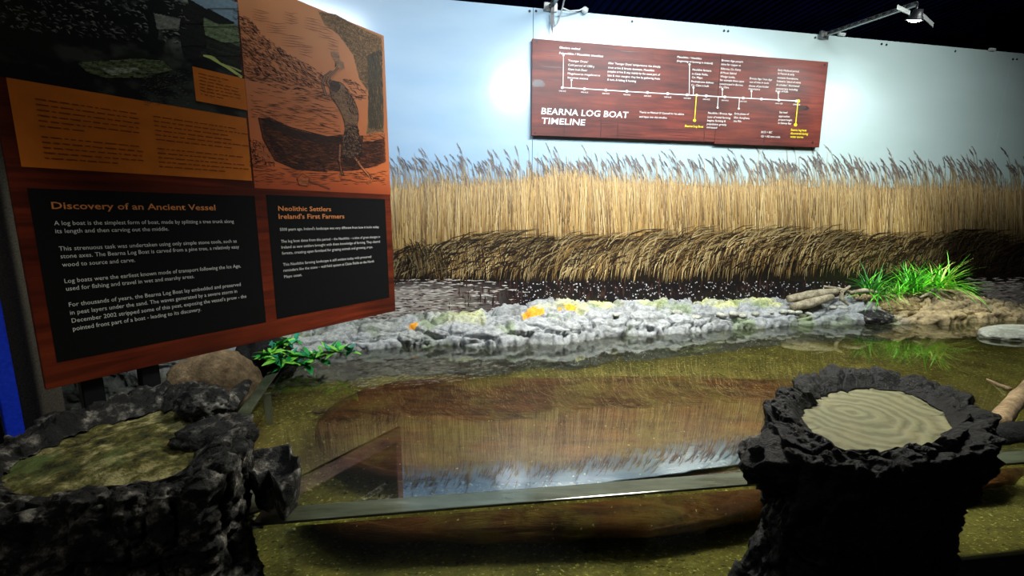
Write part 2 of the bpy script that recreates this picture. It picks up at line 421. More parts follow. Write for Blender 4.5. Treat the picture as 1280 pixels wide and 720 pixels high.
# ------------------------------------------------------------------ the mural
mural = empty('mural', wn(1.5, 3.0, WATER), 'wall-wide printed mural of golden reeds under pale sky behind the tank', 'mural')
Z_TOP = EYE + 0.437 * 3
def u_at(px, py): p = WP(px, py); return p.dot(WU)
seams = [-2.4, u_at(666.5, 30), u_at(1252, 140), 6.5]
for i in range(3):
    a, b = seams[i] + 0.0015, seams[i + 1] - 0.0015
    slab('mural_panel', [wn(a, 3.0, WATER - 0.5), wn(b, 3.0, WATER - 0.5), wn(b, 3.0, Z_TOP), wn(a, 3.0, Z_TOP)], WN, 0.02, M_sky, mural, 0.0008)
for (px, py) in [(662, 14), (670, 14), (790, 27), (905, 38.5), (910, 39), (1019, 47), (1102, 55), (1108, 56), (1194, 64), (1266, 74), (1271, 74)]:
    bm = bmesh.new(); bmesh.ops.create_cone(bm, cap_ends=True, segments=10, radius1=0.008, radius2=0.006, depth=0.005)
    bm.transform(Matrix.Translation(WP(px, py, 0.002)) @ WN.to_track_quat('Z', 'Y').to_matrix().to_4x4())
    from_bm('screw', bm, M_screw, mural)

class Strokes:
    """flat tapered strips printed on a plane; each gets its own hair-thin layer"""
    def __init__(self, to3d, nrm, z0, z1, layers=400, seed=1):
        self.to3d, self.nrm, self.z0, self.z1, self.L = to3d, nrm, z0, z1, layers
        self.V = []; self.F = []; self.Cc = []; self.k = 0; self.r = random.Random(seed)
    def add(self, pts, w, col, tip=None, layer=None):
        """pts in photo-plane pixels, w list or number in pixels"""
        n = len(pts); off = self.z0 + (self.z1 - self.z0) * ((layer if layer is not None else self.k % self.L / self.L))
        self.k += 1; base = len(self.V)
        for i, (x, y) in enumerate(pts):
            x0, y0 = pts[max(i - 1, 0)]; x1, y1 = pts[min(i + 1, n - 1)]
            dx, dy = x1 - x0, y1 - y0; l = math.hypot(dx, dy) or 1
            ww = (w[i] if hasattr(w, '__len__') else w) * 0.5
            nx, ny = -dy / l * ww, dx / l * ww
            self.V.append(self.to3d(x + nx, y + ny, off)); self.V.append(self.to3d(x - nx, y - ny, off))
            c = col if tip is None else tuple(col[q] + (tip[q] - col[q]) * i / (n - 1) for q in range(3))
            self.Cc += [c, c]
        for i in range(n - 1):
            a = base + 2 * i; self.F.append((a, a + 1, a + 3, a + 2))
    def dot(self, x, y, rx, ry, col):
        self.add([(x - rx, y), (x - rx * .6, y), (x + rx * .6, y), (x + rx, y)], [0.02, ry * 1.6, ry * 1.6, 0.02], col)
    def build(self, name, m, parent):
        o = from_np(name, [tuple(v) for v in self.V], self.F, m, parent, cols=np.array(self.Cc)); o['kind'] = 'stuff'; return o
def fillgrid(to3d, xs, yf0, yf1, rows, colf, off, name, m, parent):
    V = []; Q = []; P2 = []
    for x in xs:
        a, b = yf0(x), yf1(x)
        for j in range(rows + 1):
            y = a + (b - a) * j / rows; V.append(tuple(to3d(x, y, off))); P2.append((x, y))
    r1 = rows + 1
    for i in range(len(xs) - 1):
        for j in range(rows):
            a = i * r1 + j; Q.append((a, a + 1, a + r1 + 1, a + r1))
    return from_np(name, V, Q, m, parent, cols=colf(np.array(P2)))
def interp(tab):
    X = [t[0] for t in tab]; Y = [t[1] for t in tab]
    return lambda x: float(np.interp(x, X, Y))
rnd = random.Random(11)
top_f = interp([(250, 240), (500, 237), (560, 232), (600, 232), (660, 226), (690, 219), (715, 218), (740, 225), (800, 229), (900, 233), (968, 232), (975, 226), (990, 226), (998, 234), (1180, 236), (1200, 232), (1215, 233), (1230, 238), (1400, 240)])
fr_top = interp([(250, 320), (500, 315), (600, 303), (800, 300), (1000, 298), (1100, 300), (1280, 305), (1400, 305)])
fr_bot = interp([(250, 345), (490, 345), (560, 349), (700, 350), (860, 351), (1000, 347), (1100, 343), (1180, 340), (1400, 340)])
XS = list(np.arange(150, 1800, 5.0))
def pn(P, fx, fy, o=3): return fbm(np.stack([P[:, 0] * fx, P[:, 1] * fy, P[:, 0] * 0], 1), 1, o)
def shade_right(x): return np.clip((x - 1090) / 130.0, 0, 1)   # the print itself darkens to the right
def col_field(P):
    x, y = P[:, 0], P[:, 1]
    tt = np.array([top_f(v) for v in x]); ft = np.array([fr_top(v) for v in x])
    t = np.clip((y - tt) / (ft - tt), 0, 1)[:, None]
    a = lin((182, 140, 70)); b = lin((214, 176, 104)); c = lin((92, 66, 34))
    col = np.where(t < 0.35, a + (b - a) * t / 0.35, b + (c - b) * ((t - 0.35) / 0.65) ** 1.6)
    n = pn(P, 0.02, 0.03)[:, None]
    col = col * (1 + 0.25 * n)
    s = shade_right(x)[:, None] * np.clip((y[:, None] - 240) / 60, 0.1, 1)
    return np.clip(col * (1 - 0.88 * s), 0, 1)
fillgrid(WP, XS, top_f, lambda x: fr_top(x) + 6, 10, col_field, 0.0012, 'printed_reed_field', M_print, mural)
def col_bank(P):
    n = pn(P, 0.03, 0.06)[:, None]
    return np.clip(lin((26, 20, 15)) * (1 + 0.8 * n), 0, 1) + 0 * P[:, :1]
fillgrid(WP, XS, lambda x: fr_top(x) + 2, lambda x: 362, 5, col_bank, 0.0008, 'printed_dark_bank', M_print, mural)
def col_water(P):
    x, y = P[:, 0], P[:, 1]
    L = np.clip((640 - x) / 110, 0, 1)[:, None] * np.clip((y[:, None] - 352) / 14, 0, 1)
    Rr = np.clip((x - 1215) / 20, 0, 1)[:, None] * np.clip((y[:, None] - 350) / 8, 0, 1)
    m = np.maximum(L, Rr); n = pn(P, 0.05, 0.2)[:, None]
    return np.clip((lin((22, 17, 19)) * (1 - m) + lin((150, 140, 132)) * m) * (1 + 0.3 * n), 0, 1)
fillgrid(WP, XS, lambda x: 352, lambda x: 425, 16, col_water, 0.0010, 'printed_water', M_print, mural)
# ripples and glints of the printed water
st = Strokes(WP, WN, 0.0014, 0.0022, 200, 2)
for i in range(1500):
    x = rnd.uniform(440, 660) if rnd.random() < 0.8 else rnd.uniform(1210, 1300); y = rnd.uniform(349, 410) if x < 700 else rnd.uniform(347, 384)
    if 700 > x > 560 and rnd.random() < (x - 560) / 110: continue
    L = rnd.uniform(3, 13); d = rnd.random()
    c = lin((196, 188, 180)) if d < 0.5 else (lin((52, 42, 42)) if d < 0.8 else lin((110, 84, 80)))
    st.add([(x - L / 2, y), (x, y + rnd.uniform(-.5, .5)), (x + L / 2, y + rnd.uniform(-.6, .6))], [0.15, rnd.uniform(0.8, 1.7), 0.15], tuple(c))
for i in range(520):
    x = rnd.uniform(640, 1060); y = rnd.uniform(352, 380); s = rnd.uniform(0.4, 1.0)
    st.dot(x, y, s, s, tuple(lin((214, 210, 214)) * rnd.uniform(0.4, 1)))
for i in range(260):
    x = rnd.uniform(560, 1060); y = rnd.uniform(352, 384); h = rnd.uniform(5, 16)
    st.add([(x, y - h / 2), (x, y), (x, y + h / 2)], [0.1, rnd.uniform(1, 3), 0.1], tuple(lin((62, 40, 34)) * rnd.uniform(0.4, 1.1)))
st.build('printed_ripples', M_print, mural)
# upright reeds
st = Strokes(WP, WN, 0.0023, 0.0040, 500, 3)
pal = [(226, 188, 122), (206, 162, 90), (240, 210, 150), (186, 140, 74), (160, 118, 62), (128, 92, 48), (222, 178, 100), (104, 74, 40)]
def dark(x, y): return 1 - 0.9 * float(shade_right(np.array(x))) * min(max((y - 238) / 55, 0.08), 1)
for i in range(15000):
    x = rnd.uniform(330, 1500); h0 = fr_top(x) + rnd.uniform(-40, 14); tp = top_f(x) - rnd.expovariate(1 / 6.0) + 3
    if rnd.random() < 0.45: tp = rnd.uniform(top_f(x), h0 - 25)
    lean = rnd.gauss(-1.5, 5.0) * (h0 - tp) / 80
    k = rnd.random(); c = lin(pal[int(k * 8)]) * rnd.uniform(0.75, 1.1)
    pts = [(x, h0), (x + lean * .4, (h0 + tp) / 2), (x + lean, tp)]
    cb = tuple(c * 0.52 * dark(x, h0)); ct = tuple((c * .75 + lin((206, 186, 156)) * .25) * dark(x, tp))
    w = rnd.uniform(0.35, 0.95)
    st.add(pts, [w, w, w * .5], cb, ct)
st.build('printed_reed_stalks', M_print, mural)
# feathery seed heads standing against the sky
st = Strokes(WP, WN, 0.0023, 0.0042, 300, 4)
for i in range(760):
    x = rnd.uniform(485, 1500); b = top_f(x) + 6
    if rnd.random() < 0.75: tp = rnd.gauss(207 + (x - 500) * 0.006, 6.0)
    else: tp = rnd.gauss(217, 7)
    if i % 33 == 0: tp = rnd.uniform(186, 196)
    tp = min(tp, b - 10); lean = rnd.uniform(-9, -1) * (b - tp) / 30
    c = lin((120, 104, 84)) * rnd.uniform(0.7, 1.3)
    st.add([(x, b), (x + lean * .35, (b + tp) / 2), (x + lean, tp)], [0.6, 0.45, 0.3], tuple(lin((190, 162, 120))), tuple(c * 1.3))
    hl = rnd.uniform(6, 13); hx, hy = x + lean, tp
    dirx = lean * 0.5 - rnd.uniform(1.0, 4.5)
    g = tuple(lin((126, 112, 106)) * rnd.uniform(0.5, 1.3))
    st.add([(hx, hy + hl * .35), (hx + dirx * .35, hy - hl * .2), (hx + dirx, hy - hl * .75)], [0.4, rnd.uniform(.9, 1.6), 0.25], g)
    for q in range(3):
        s = rnd.uniform(0, 1); bx = hx + dirx * s; by = hy + hl * (.35 - 1.0 * s)
        st.add([(bx, by), (bx + rnd.uniform(-3, 1.5), by - rnd.uniform(1, 4))], [0.7, 0.2], g)
st.build('printed_seed_heads', M_print, mural)
# combed fringe hanging over the bank
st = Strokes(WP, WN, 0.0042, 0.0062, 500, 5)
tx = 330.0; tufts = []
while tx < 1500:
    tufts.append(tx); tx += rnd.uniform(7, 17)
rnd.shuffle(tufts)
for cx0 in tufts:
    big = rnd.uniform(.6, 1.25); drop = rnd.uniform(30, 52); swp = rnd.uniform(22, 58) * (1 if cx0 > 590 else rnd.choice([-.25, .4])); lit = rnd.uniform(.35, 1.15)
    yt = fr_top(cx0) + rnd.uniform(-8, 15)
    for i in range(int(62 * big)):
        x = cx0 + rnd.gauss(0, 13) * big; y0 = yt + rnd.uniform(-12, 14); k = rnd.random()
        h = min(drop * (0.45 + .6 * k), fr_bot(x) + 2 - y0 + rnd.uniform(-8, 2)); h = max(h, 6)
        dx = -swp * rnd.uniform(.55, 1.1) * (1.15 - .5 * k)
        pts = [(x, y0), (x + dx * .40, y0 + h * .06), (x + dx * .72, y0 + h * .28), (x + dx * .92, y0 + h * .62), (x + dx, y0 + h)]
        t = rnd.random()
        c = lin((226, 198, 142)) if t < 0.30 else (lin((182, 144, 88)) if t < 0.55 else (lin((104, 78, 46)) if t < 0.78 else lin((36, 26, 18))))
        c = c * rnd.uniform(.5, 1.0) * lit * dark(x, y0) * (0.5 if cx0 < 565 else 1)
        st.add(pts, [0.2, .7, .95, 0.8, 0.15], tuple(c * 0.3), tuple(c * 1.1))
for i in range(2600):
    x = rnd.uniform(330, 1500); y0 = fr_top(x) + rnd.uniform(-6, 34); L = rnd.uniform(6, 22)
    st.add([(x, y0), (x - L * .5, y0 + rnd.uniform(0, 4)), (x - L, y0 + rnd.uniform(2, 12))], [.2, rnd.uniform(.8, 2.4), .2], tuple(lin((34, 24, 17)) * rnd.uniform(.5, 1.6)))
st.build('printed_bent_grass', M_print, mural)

# ------------------------------------------------------------------ lettering
_fc = {}
def text_mesh(s, bold=False):
    cu = bpy.data.curves.new('t', 'FONT'); cu.body = s; cu.size = 1.0; cu.resolution_u = 2
    cu.offset = 0.012 if bold else 0.0
    o = bpy.data.objects.new('t', cu); C.objects.link(o)
    bpy.context.view_layer.update()
    me = bpy.data.meshes.new_from_object(o.evaluated_get(bpy.context.evaluated_depsgraph_get()))
    bpy.data.objects.remove(o); bpy.data.curves.remove(cu)
    return me
def lettering(lines, to3d, U, nrm, off, m, parent, name='lettering', bold=False, italic=0.0):
    """lines: (text, x_left, x_right or None, y_baseline, cap height px); one mesh for the block"""
    bm = bmesh.new(); lastsx = None
    for (s, xl, xr, yb, cap) in lines:
        me = text_mesh(s, bold); 
        n = len(me.vertices); co = np.zeros(n * 3, dtype=np.float32); me.vertices.foreach_get('co', co); co = co.reshape(-1, 3)
        x0, x1 = co[:, 0].min(), co[:, 0].max()
        o = to3d(xl, yb, off); hgt = (to3d(xl, yb - cap, off) - o).length
        sy = hgt / 0.76
        if xr is not None:
            e = to3d(xr, yb, off); wid = (e - o).dot(U); sx = wid / (x1 - x0)
        else: sx = lastsx if lastsx else sy
        lastsx = sx
        for v in me.vertices:
            c = v.co; p = o + U * ((c.x - x0) * sx + italic * c.y * sy) + Vector((0, 0, c.y * sy)); v.co = p
        bm.from_mesh(me); bpy.data.meshes.remove(me)
    bm.normal_update()
    me = bpy.data.meshes.new(name); bm.to_mesh(me); bm.free()
    return link(name, me, m, parent)

# ------------------------------------------------------------------ timeline board on the mural
def TP(px, py, off=0.0): return on_plane(px, py, WN, DW - 0.035 - off)
tl = empty('timeline_board', TP(850, 120), 'long red-brown timeline board with white writing, fixed to the mural sky', 'sign')
def rectT(x0y0, x1y1, bot):   # true rectangle from two pixels
    a = TP(*x0y0); b = TP(*x1y1)
    ua, ub = a.dot(WU), b.dot(WU); zt = (a.z + b.z) / 2; n = DW - 0.035
    return [wn(ua, n, bot), wn(ub, n, bot), wn(ub, n, zt), wn(ua, n, zt)]
zb = TP(664, 170).z; split = (893, 180)
ztl = TP(666, 48).z
uL, uS, uR = TP(665, 110).dot(WU), TP(893, 180).dot(WU), TP(1030, 130).dot(WU)
n_ = DW - 0.035
for (a, b, zz) in ((uL, uS - 0.0006, zb + 0.004), (uS + 0.0006, uR, zb - 0.008)):
    slab('board_panel', [wn(a, n_, zz), wn(b, n_, zz), wn(b, n_, ztl), wn(a, n_, ztl)], WN, 0.022, M_woodt, tl, 0.0015)
for (px, py) in [(671, 52), (1031, 81), (1016, 178), (669, 166)]:
    bm = bmesh.new(); bmesh.ops.create_cone(bm, cap_ends=True, segments=8, radius1=0.006, radius2=0.005, depth=0.003)
    bm.transform(Matrix.Translation(TP(px, py, 0.0015)) @ WN.to_track_quat('Z', 'Y').to_matrix().to_4x4())
    from_bm('screw', bm, M_screw, tl)
# wood plank joints and knots printed on it
st = Strokes(TP, WN, 0.0003, 0.0007, 40, 6)
for i in range(150):
    x = rnd.uniform(668, 1015); y = 50 + (x - 666) * 0.078 + rnd.uniform(4, 118 - (x - 666) * 0.035); L = rnd.uniform(8, 40)
    x2 = min(x + L, 1018)
    st.add([(x, y), ((x + x2) / 2, y + (x2 - x) * .028 + rnd.uniform(-.6, .6)), (x2, y + (x2 - x) * .055)], [0.1, rnd.uniform(.3, .9), 0.1], tuple(lin((70, 24, 18)) * rnd.uniform(.5, 1.1)))
for x, a, b in [(751, 140, 172), (705, 150, 171), (772, 152, 173), (880, 160, 178), (955, 160, 179)]:
    st.add([(x, a), (x + .4, (a + b) / 2), (x - .3, b)], [0.3, .8, .5], tuple(lin((46, 16, 14))))
for (x, y, rx, ry) in [(673, 104, 6, 5), (1003, 135, 6, 4)]:
    for q in range(6):
        st.dot(x + rnd.uniform(-3, 3), y + rnd.uniform(-1.5, 1.5), rx, ry * .8, tuple(lin((58, 32, 32)) * rnd.uniform(.6, 1.2)))
st.build('printed_wood_grain', M_print, tl)
def T(lines, m=M_white, bold=False): return lettering(lines, TP, WU, WN, 0.0014, m, tl, 'lettering', bold, 0.12)
T([('BEARNA LOG BOAT', 676.5, 785, 142.5, 8.6)], bold=True); T([('TIMELINE', 676.5, 731, 154.5, 8.4)], bold=True)
T([('Glaciers melted', 699, 725, 60.5, 3.0), ('Palaeolithic / Mesolithic transition', 699, 754, 67.5, 3.0)], bold=True)
T([("'Younger Dryas'", 710, 735, 76.8, 2.9), ('Cold period of 1300 y', 710, 743, 82.2, 2.9), ('Giant Irish Deer', 710, 734, 87.6, 2.9),
   ('Megaloceros megaloceros', 709.5, 750, 92.9, 2.9), ('becomes extinct', 709.5, 735, 98.0, 2.9)])
T([("After 'Younger Dryas' temperatures rise sharply,", 760, 826, 80.0, 2.9), ('trees arrive & forests dominate. Mesolithic', 760, 818, 85.4, 2.9),
   ('peoples arrive & stay mainly by the coast part of', 759.5, 825, 90.3, 2.9), ('lake & river margins; they live by gathering fruits', 759.5, 825, 95.4, 2.9), ('& nuts, & fishing & hunting', 759, 795, 100.5, 2.9)])
T([("Thanks to Michael O' Connell for his advice", 799, 855, 141.2, 2.6), ('and input into this timeline.', 799, 834, 146.8, 2.6)])
T([('Mesolithic / Neolithic', 846.5, 877, 72.2, 2.7), ('(beginning of farming in Ireland)', 846, 891, 77.0, 2.7)])
T([('Neolithic farmers', 865.5, 889, 88.0, 2.7), ('in Céide Fields,', 865, 885, 93.2, 2.7), ('Co. Mayo', 864.8, 878, 97.6, 2.7), ('Poulnabrone dolmen', 864, 892, 102.8, 2.7), ('Co. Clare is built', 864, 886, 107.4, 2.7)])
T([('Bronze Age people', 902, 929, 76.4, 2.7), ('mine for copper at', 901.5, 926, 81.2, 2.7), ('Killarney, Co. Kerry', 901, 926, 86.8, 2.7), ('& Mount Gabriel.', 900.5, 921, 91.8, 2.7),
   ('Wedge tombs,', 900.3, 919, 96.6, 2.7), ('for example these types', 900, 930, 101.0, 2.7), ('constructed in Burren,', 899.5, 929, 105.8, 2.7), ('Co. Clare', 899, 911, 109.8, 2.7)])
T([('Bronze Age / Iron Age', 937, 965, 99.0, 2.7), ('use of iron in tools', 937, 961, 103.4, 2.7), ('shows of particular', 936, 961, 108.2, 2.7), ('importance', 935.5, 950, 112.0, 2.7)])
T([('Early Medieval period,', 972.5, 999, 88.6, 2.7), ('St Patrick & early', 972.2, 993, 93.0, 2.7), ('monastic foundations.', 971.5, 998, 98.0, 2.7), ("Ireland is 'island of saints", 971, 1001, 102.4, 2.7),
   ("& scholars'. Illuminated", 970.5, 999, 107.0, 2.7), ('manuscripts including', 970, 997, 111.6, 2.7), ('Book of Kells', 969.5, 985, 114.8, 2.7)])
T([('Neolithic / Bronze Age', 885, 915, 142.2, 2.7), ('Loss of initial farming', 884.6, 913, 147.2, 2.7), ('begins; farming &', 884, 907, 151.6, 2.7), ('population greatly', 883.6, 908, 156.0, 2.7), ('increased', 883.3, 896, 160.2, 2.7)])
T([('Early phases of', 918, 936, 143.0, 2.7), ('Dún Aonghasa,', 917.5, 937, 148.0, 2.7), ('Inis Mór', 917, 927, 152.4, 2.7)])
T([('Sea level', 974, 984, 141.4, 2.7), ('approaches', 973.5, 987, 146.2, 2.7), ('present height', 973, 990, 150.6, 2.7), ('in Galway Bay', 972.5, 989, 154.8, 2.7)])
T([('BCE = BC', 951.5, 965, 166.2, 2.7), ('CE = AD time scale', 951, 975, 171.4, 2.7)])
T([('Bearna Log Boat', 856, 879, 158.6, 2.9)], M_yellow, True)
T([('Bearna log boat', 988.5, 1008, 163.4, 2.9), ('discovered during', 988, 1010, 167.8, 2.9), ('winter storms', 987.5, 1004, 172.0, 2.9)], M_yellow, True)
ln = Strokes(TP, WN, 0.0010, 0.0013, 30, 7); WHT = tuple(lin((235, 235, 230))); YEL = tuple(lin((240, 220, 30)))
def tly(x): return 109.3 + (x - 702.9) * 0.0577
ln.add([(702.5, tly(702.5)), (800, tly(800) + .35), (900, tly(900) + .2), (999, tly(999))], 1.0, WHT)
def disc(x, y, r, c): ln.add([(x - r, y), (x - r * .7, y), (x, y), (x + r * .7, y), (x + r, y)], [r * .5, r * 1.5, r * 2, r * 1.5, r * .5], c)
dots = [702.9, 730.5, 757.3, 783.5, 809.4, 834.6, 858.9, 882.8, 906, 929, 951.8, 973.6, 995.6]
for x in dots: disc(x, tly(x) + .15, 1.7, WHT)
for (x, y) in [(704.3, 69), (714.3, 100), (862, 80.5), (866.8, 109.5), (903, 111.5), (939.3, 114), (973, 116)]:
    ln.add([(x, y), (x - (tly(x) - y) * .012, tly(x))], 0.6, WHT); disc(x, y, 1.2, WHT)
for (x, y) in [(897, 134.5), (923.5, 135.8)]:
    ln.add([(x + .8, tly(x)), (x, y)], 0.6, WHT); disc(x, y, 1.2, WHT)
ln.add([(870.6, tly(870)), (868.2, 150.5)], 0.9, YEL); disc(868.2, 150.5, 1.9, YEL); disc(870.8, tly(870), 1.7, tuple(lin((220, 215, 150))))
ln.add([(997.5, tly(997)), (994.5, 156)], 1.0, YEL); disc(994.4, 156, 2.0, YEL); disc(998, tly(998), 2.0, YEL)
ln.build('timeline_rule', M_print, tl)
labs = ['10000 BCE', '9000 BCE', '8000 BCE', '7000 BCE', '6000 BCE', '5000 BCE', '4000 BCE', '3000 BCE', '2000 BCE', '1000 BCE', None, '1000 CE', '2000 CE']
for s_, x in zip(labs, dots):
    if s_: T([(s_, x - 4.4, x + 4.4, tly(x) + 5.0, 1.7)])

# ------------------------------------------------------------------ information board (left)
ib = empty('information_board', PP(270, 250), 'large angled orange and brown information board with two black text boxes at left', 'sign')
uI0, uI1 = 0.139 * DP, 0.863 * DP; zI0, zI1 = EYE - 0.277 * DP, EYE + 0.473 * DP
def pn3(u, off, z): return PU * u + PN * (DP - off) + Vector((0, 0, z))
slab('board_panel', [pn3(uI0, 0, zI0), pn3(uI1, 0, zI0), pn3(uI1, 0, zI1), pn3(uI0, 0, zI1)], PN, 0.018, M_woodp, ib, 0.001)
for u in (uI0 + 0.10, uI0 + 0.24):
    box('post', (0.05, 0.04, zI1 - 0.02), pn3(u, -0.045, (zI1 - 0.04) / 2), M_black, ib, Matrix.Rotation(math.atan2(PU.y, PU.x), 3, 'Z'), 0.003)
def patch(name, pts, off, m, cols=None):
    V = [tuple(PP(x, y, off)) for x, y in pts]
    me = bpy.data.meshes.new(name); me.from_pydata(V, [], [tuple(range(len(V)))]); me.update()
    if cols is not None:
        a = me.color_attributes.new('col', 'FLOAT_COLOR', 'POINT')
        for d in a.data: d.color = tuple(cols) + (1,)
    return link(name, me, m, ib)
def urect(xl, xr, yt, yb, ref=None):
    """true rectangle on the board: u of xl/xr, z from (x,y) pairs"""
    ua, ub = PP(*xl).dot(PU), PP(*xr).dot(PU); z1, z0 = PP(*yt).z, PP(*yb).z
    return ua, ub, z0, z1
def rect_patch(name, r, off, m, cols=None, nx=1, nz=1, colf=None):
    ua, ub, z0, z1 = r; V = []; Q = []; U2 = []
    for i in range(nx + 1):
        for j in range(nz + 1):
            u = ua + (ub - ua) * i / nx; z = z0 + (z1 - z0) * j / nz; V.append(tuple(pn3(u, off, z))); U2.append((u, z))
    for i in range(nx):
        for j in range(nz):
            a = i * (nz + 1) + j; Q.append((a, a + nz + 1, a + nz + 2, a + 1))
    cc = colf(np.array(U2)) if colf else (np.tile(cols, (len(V), 1)) if cols is not None else None)
    return from_np(name, V, Q, m, ib, cols=cc)
M_blackbox = mat('black_print', (0.004, 0.0045, 0.0045, 1), 0.6, 0.12); setn(M_blackbox, bump(M_blackbox, noise(M_blackbox, 400), 0.05, 0.0005))
# engraving ground: orange wash to the right of the photograph
r_eng = (PP(298, 14).dot(PU), uI1, PP(481, 243).z, zI1)
def eng_col(P):
    u, z = P[:, 0], P[:, 1]
    t = ((u - r_eng[0]) / (r_eng[1] - r_eng[0]))[:, None]; s = ((z - r_eng[2]) / (r_eng[3] - r_eng[2]))[:, None]
    n = fbm(np.stack([u * 6, z * 6, u * 0], 1), 1, 4)[:, None]
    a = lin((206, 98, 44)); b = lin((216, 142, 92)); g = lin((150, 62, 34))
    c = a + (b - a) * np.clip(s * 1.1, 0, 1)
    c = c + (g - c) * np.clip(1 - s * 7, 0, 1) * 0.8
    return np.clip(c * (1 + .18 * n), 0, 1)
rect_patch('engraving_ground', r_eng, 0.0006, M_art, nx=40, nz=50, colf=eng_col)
r1 = urect((33, 232), (318, 245), (318, 245), (331, 403)); rect_patch('black_text_box', r1, 0.0008, M_blackbox)
r2 = urect((332.5, 244), (481, 249), (481, 249), (486, 372)); rect_patch('black_text_box', r2, 0.0008, M_blackbox)
# orange block with small print
def or_col(P):
    u, z = P[:, 0], P[:, 1]; n = fbm(np.stack([u * 40, z * 40, u * 0], 1), 1, 3)[:, None]
    return np.clip(lin((208, 112, 30)) * (1 + 0.14 * n), 0, 1)
r3 = urect((8, 100), (315, 226), (309, 148), (315, 226)); rect_patch('orange_text_box', r3, 0.0008, M_art, nx=60, nz=24, colf=or_col)
# the printed photograph: dark wet boulders on a shore
r4 = (uI0 + 0.0, PP(303, 97).dot(PU), r3[3], zI1 - 0.0)
def ph_col(P):
    u, z = P[:, 0], P[:, 1]
    Q = np.stack([u * 7, z * 11, u * 0 + 4], 1)
    n = fbm(Q, 1, 5); r = fbm(Q * 2.2 + 3, 1, 5, 0.6)
    hi = np.clip((r - 0.02) * 3.5, 0, 1)
    zrel = (z - r4[2]) / (EYE + 0.40 * DP - r4[2])
    amt = np.clip((zrel - 0.45) * 2.2, 0, 1) * hi + 0.12 * hi
    c = lin((10, 12, 9))[None] * (1 + n[:, None]) + amt[:, None] * lin((150, 156, 142))[None]
    g = np.clip((n - 0.1) * 3, 0, 1)[:, None]
    return np.clip(c * (1 - 0.25 * g) + 0.25 * g * lin((56, 70, 30)) * 0.4, 0, 1)
rect_patch('printed_photograph', r4, 0.0010, M_art, nx=190, nz=170, colf=ph_col)
def blob(st, pts, col, w=2.2, jit=0.5, layer=None):
    """fill a px polygon with horizontal strokes"""
    ys = [p[1] for p in pts]; y = min(ys); n = len(pts)
    while y < max(ys):
        xs = []
        for i in range(n):
            (x0, y0), (x1, y1) = pts[i], pts[(i + 1) % n]
            if (y0 <= y < y1) or (y1 <= y < y0): xs.append(x0 + (x1 - x0) * (y - y0) / (y1 - y0))
        xs.sort()
        for a, b in zip(xs[::2], xs[1::2]):
            a += st.r.uniform(-.6, .6); b += st.r.uniform(-.6, .6); x = a
            while x < b:
                e = min(b, x + st.r.uniform(1.5, 5)); g = math.sin(x * .9 + y * .35) * .12 + math.sin(x * .31 - y * .8) * .18
                c = tuple(np.clip(np.array(col) * (1 + jit * (g * 2 + st.r.uniform(-.6, .6))), 0, 1))
                st.add([(x - .3, y), (e, y + st.r.uniform(-.2, .2))], [w * 1.15, w * 1.15], c, layer=layer); x = e
        y += w * 0.8
ph = Strokes(PP, PN, 0.0012, 0.0020, 300, 9)
def k6(x, y): return (x / 3.0, y / 3.0)
blob(ph, [k6(740, -40), k6(890, 10), k6(892, 96), k6(820, 80), k6(770, 30), k6(700, -10)], lin((128, 150, 160)), 1.2, .15)
blob(ph, [k6(760, 64), k6(892, 96), k6(900, 180), k6(840, 160), k6(770, 130)], lin((104, 118, 84)), 1.0, .6)
blob(ph, [k6(700, -8), k6(770, 26), k6(892, 92), k6(890, 104), k6(810, 86), k6(720, 40)], lin((20, 26, 18)), 1.0, .5)
blob(ph, [k6(770, 120), k6(900, 176), k6(905, 260), k6(830, 235), k6(775, 190)], lin((34, 38, 28)), 1.2, .8)
blob(ph, [k6(688, 40), k6(720, 20), k6(762, 60), k6(772, 170), k6(735, 225), k6(690, 215), k6(672, 120)], lin((26, 27, 22)), 1.2, .6)
blob(ph, [k6(578, 50), k6(676, 70), k6(670, 115), k6(590, 108)], lin((120, 122, 110)), 1.2, .5)
blob(ph, [k6(555, 20), k6(600, 10), k6(590, 200), k6(560, 190)], lin((10, 11, 9)), 1.4, .5)
blob(ph, [k6(290, 235), k6(400, 228), k6(520, 220), k6(610, 228), k6(645, 262), k6(600, 272), k6(540, 290), k6(400, 292), k6(330, 270)], lin((88, 98, 66)), 1.0, 1.0)
blob(ph, [k6(380, 255), k6(500, 240), k6(520, 262), k6(420, 284)], lin((136, 142, 120)), 0.9, .8)
blob(ph, [k6(540, 262), k6(580, 262), k6(572, 280), k6(545, 280)], lin((12, 14, 10)), 1.0, .3)
ph.add([k6(762, 208), k6(790, 214), k6(850, 250), k6(908, 290)], [2, 4.6, 3.6, 3], tuple(lin((196, 204, 110))))
ph.add([k6(800, 212), k6(840, 238), k6(905, 268)], [1, 2.2, 2], tuple(lin((166, 178, 104))))
for i in range(420):
    x = rnd.uniform(0, 232); y = rnd.uniform(0, 34 + x * .1); L = rnd.uniform(2, 9)
    if 185 < x < 200: continue
    v = rnd.random()
    ph.add([(x, y), (x + L / 2, y + rnd.uniform(-1.5, 2)), (x + L, y + rnd.uniform(0, 4))], [0.2, rnd.uniform(.8, 2.6), .2], tuple(lin((150, 152, 140)) * rnd.uniform(.15, .9)) if v < .6 else tuple(lin((14, 15, 12))))
for i in range(260):
    x = rnd.uniform(175, 236); y = rnd.uniform(88, 132); L = rnd.uniform(1, 4)
    ph.add([(x, y), (x + L, y + rnd.uniform(-1, 1))], [rnd.uniform(.4, 1.3), .3], tuple(lin((110, 116, 100)) * rnd.uniform(.2, .7)))
ph.build('printed_boulders', M_art, ib)
# caption box
r5 = urect((240, 83), (309, 140), (240, 83), (309, 138)); rect_patch('orange_caption_box', r5, 0.0023, M_art, nx=10, nz=8, colf=or_col)
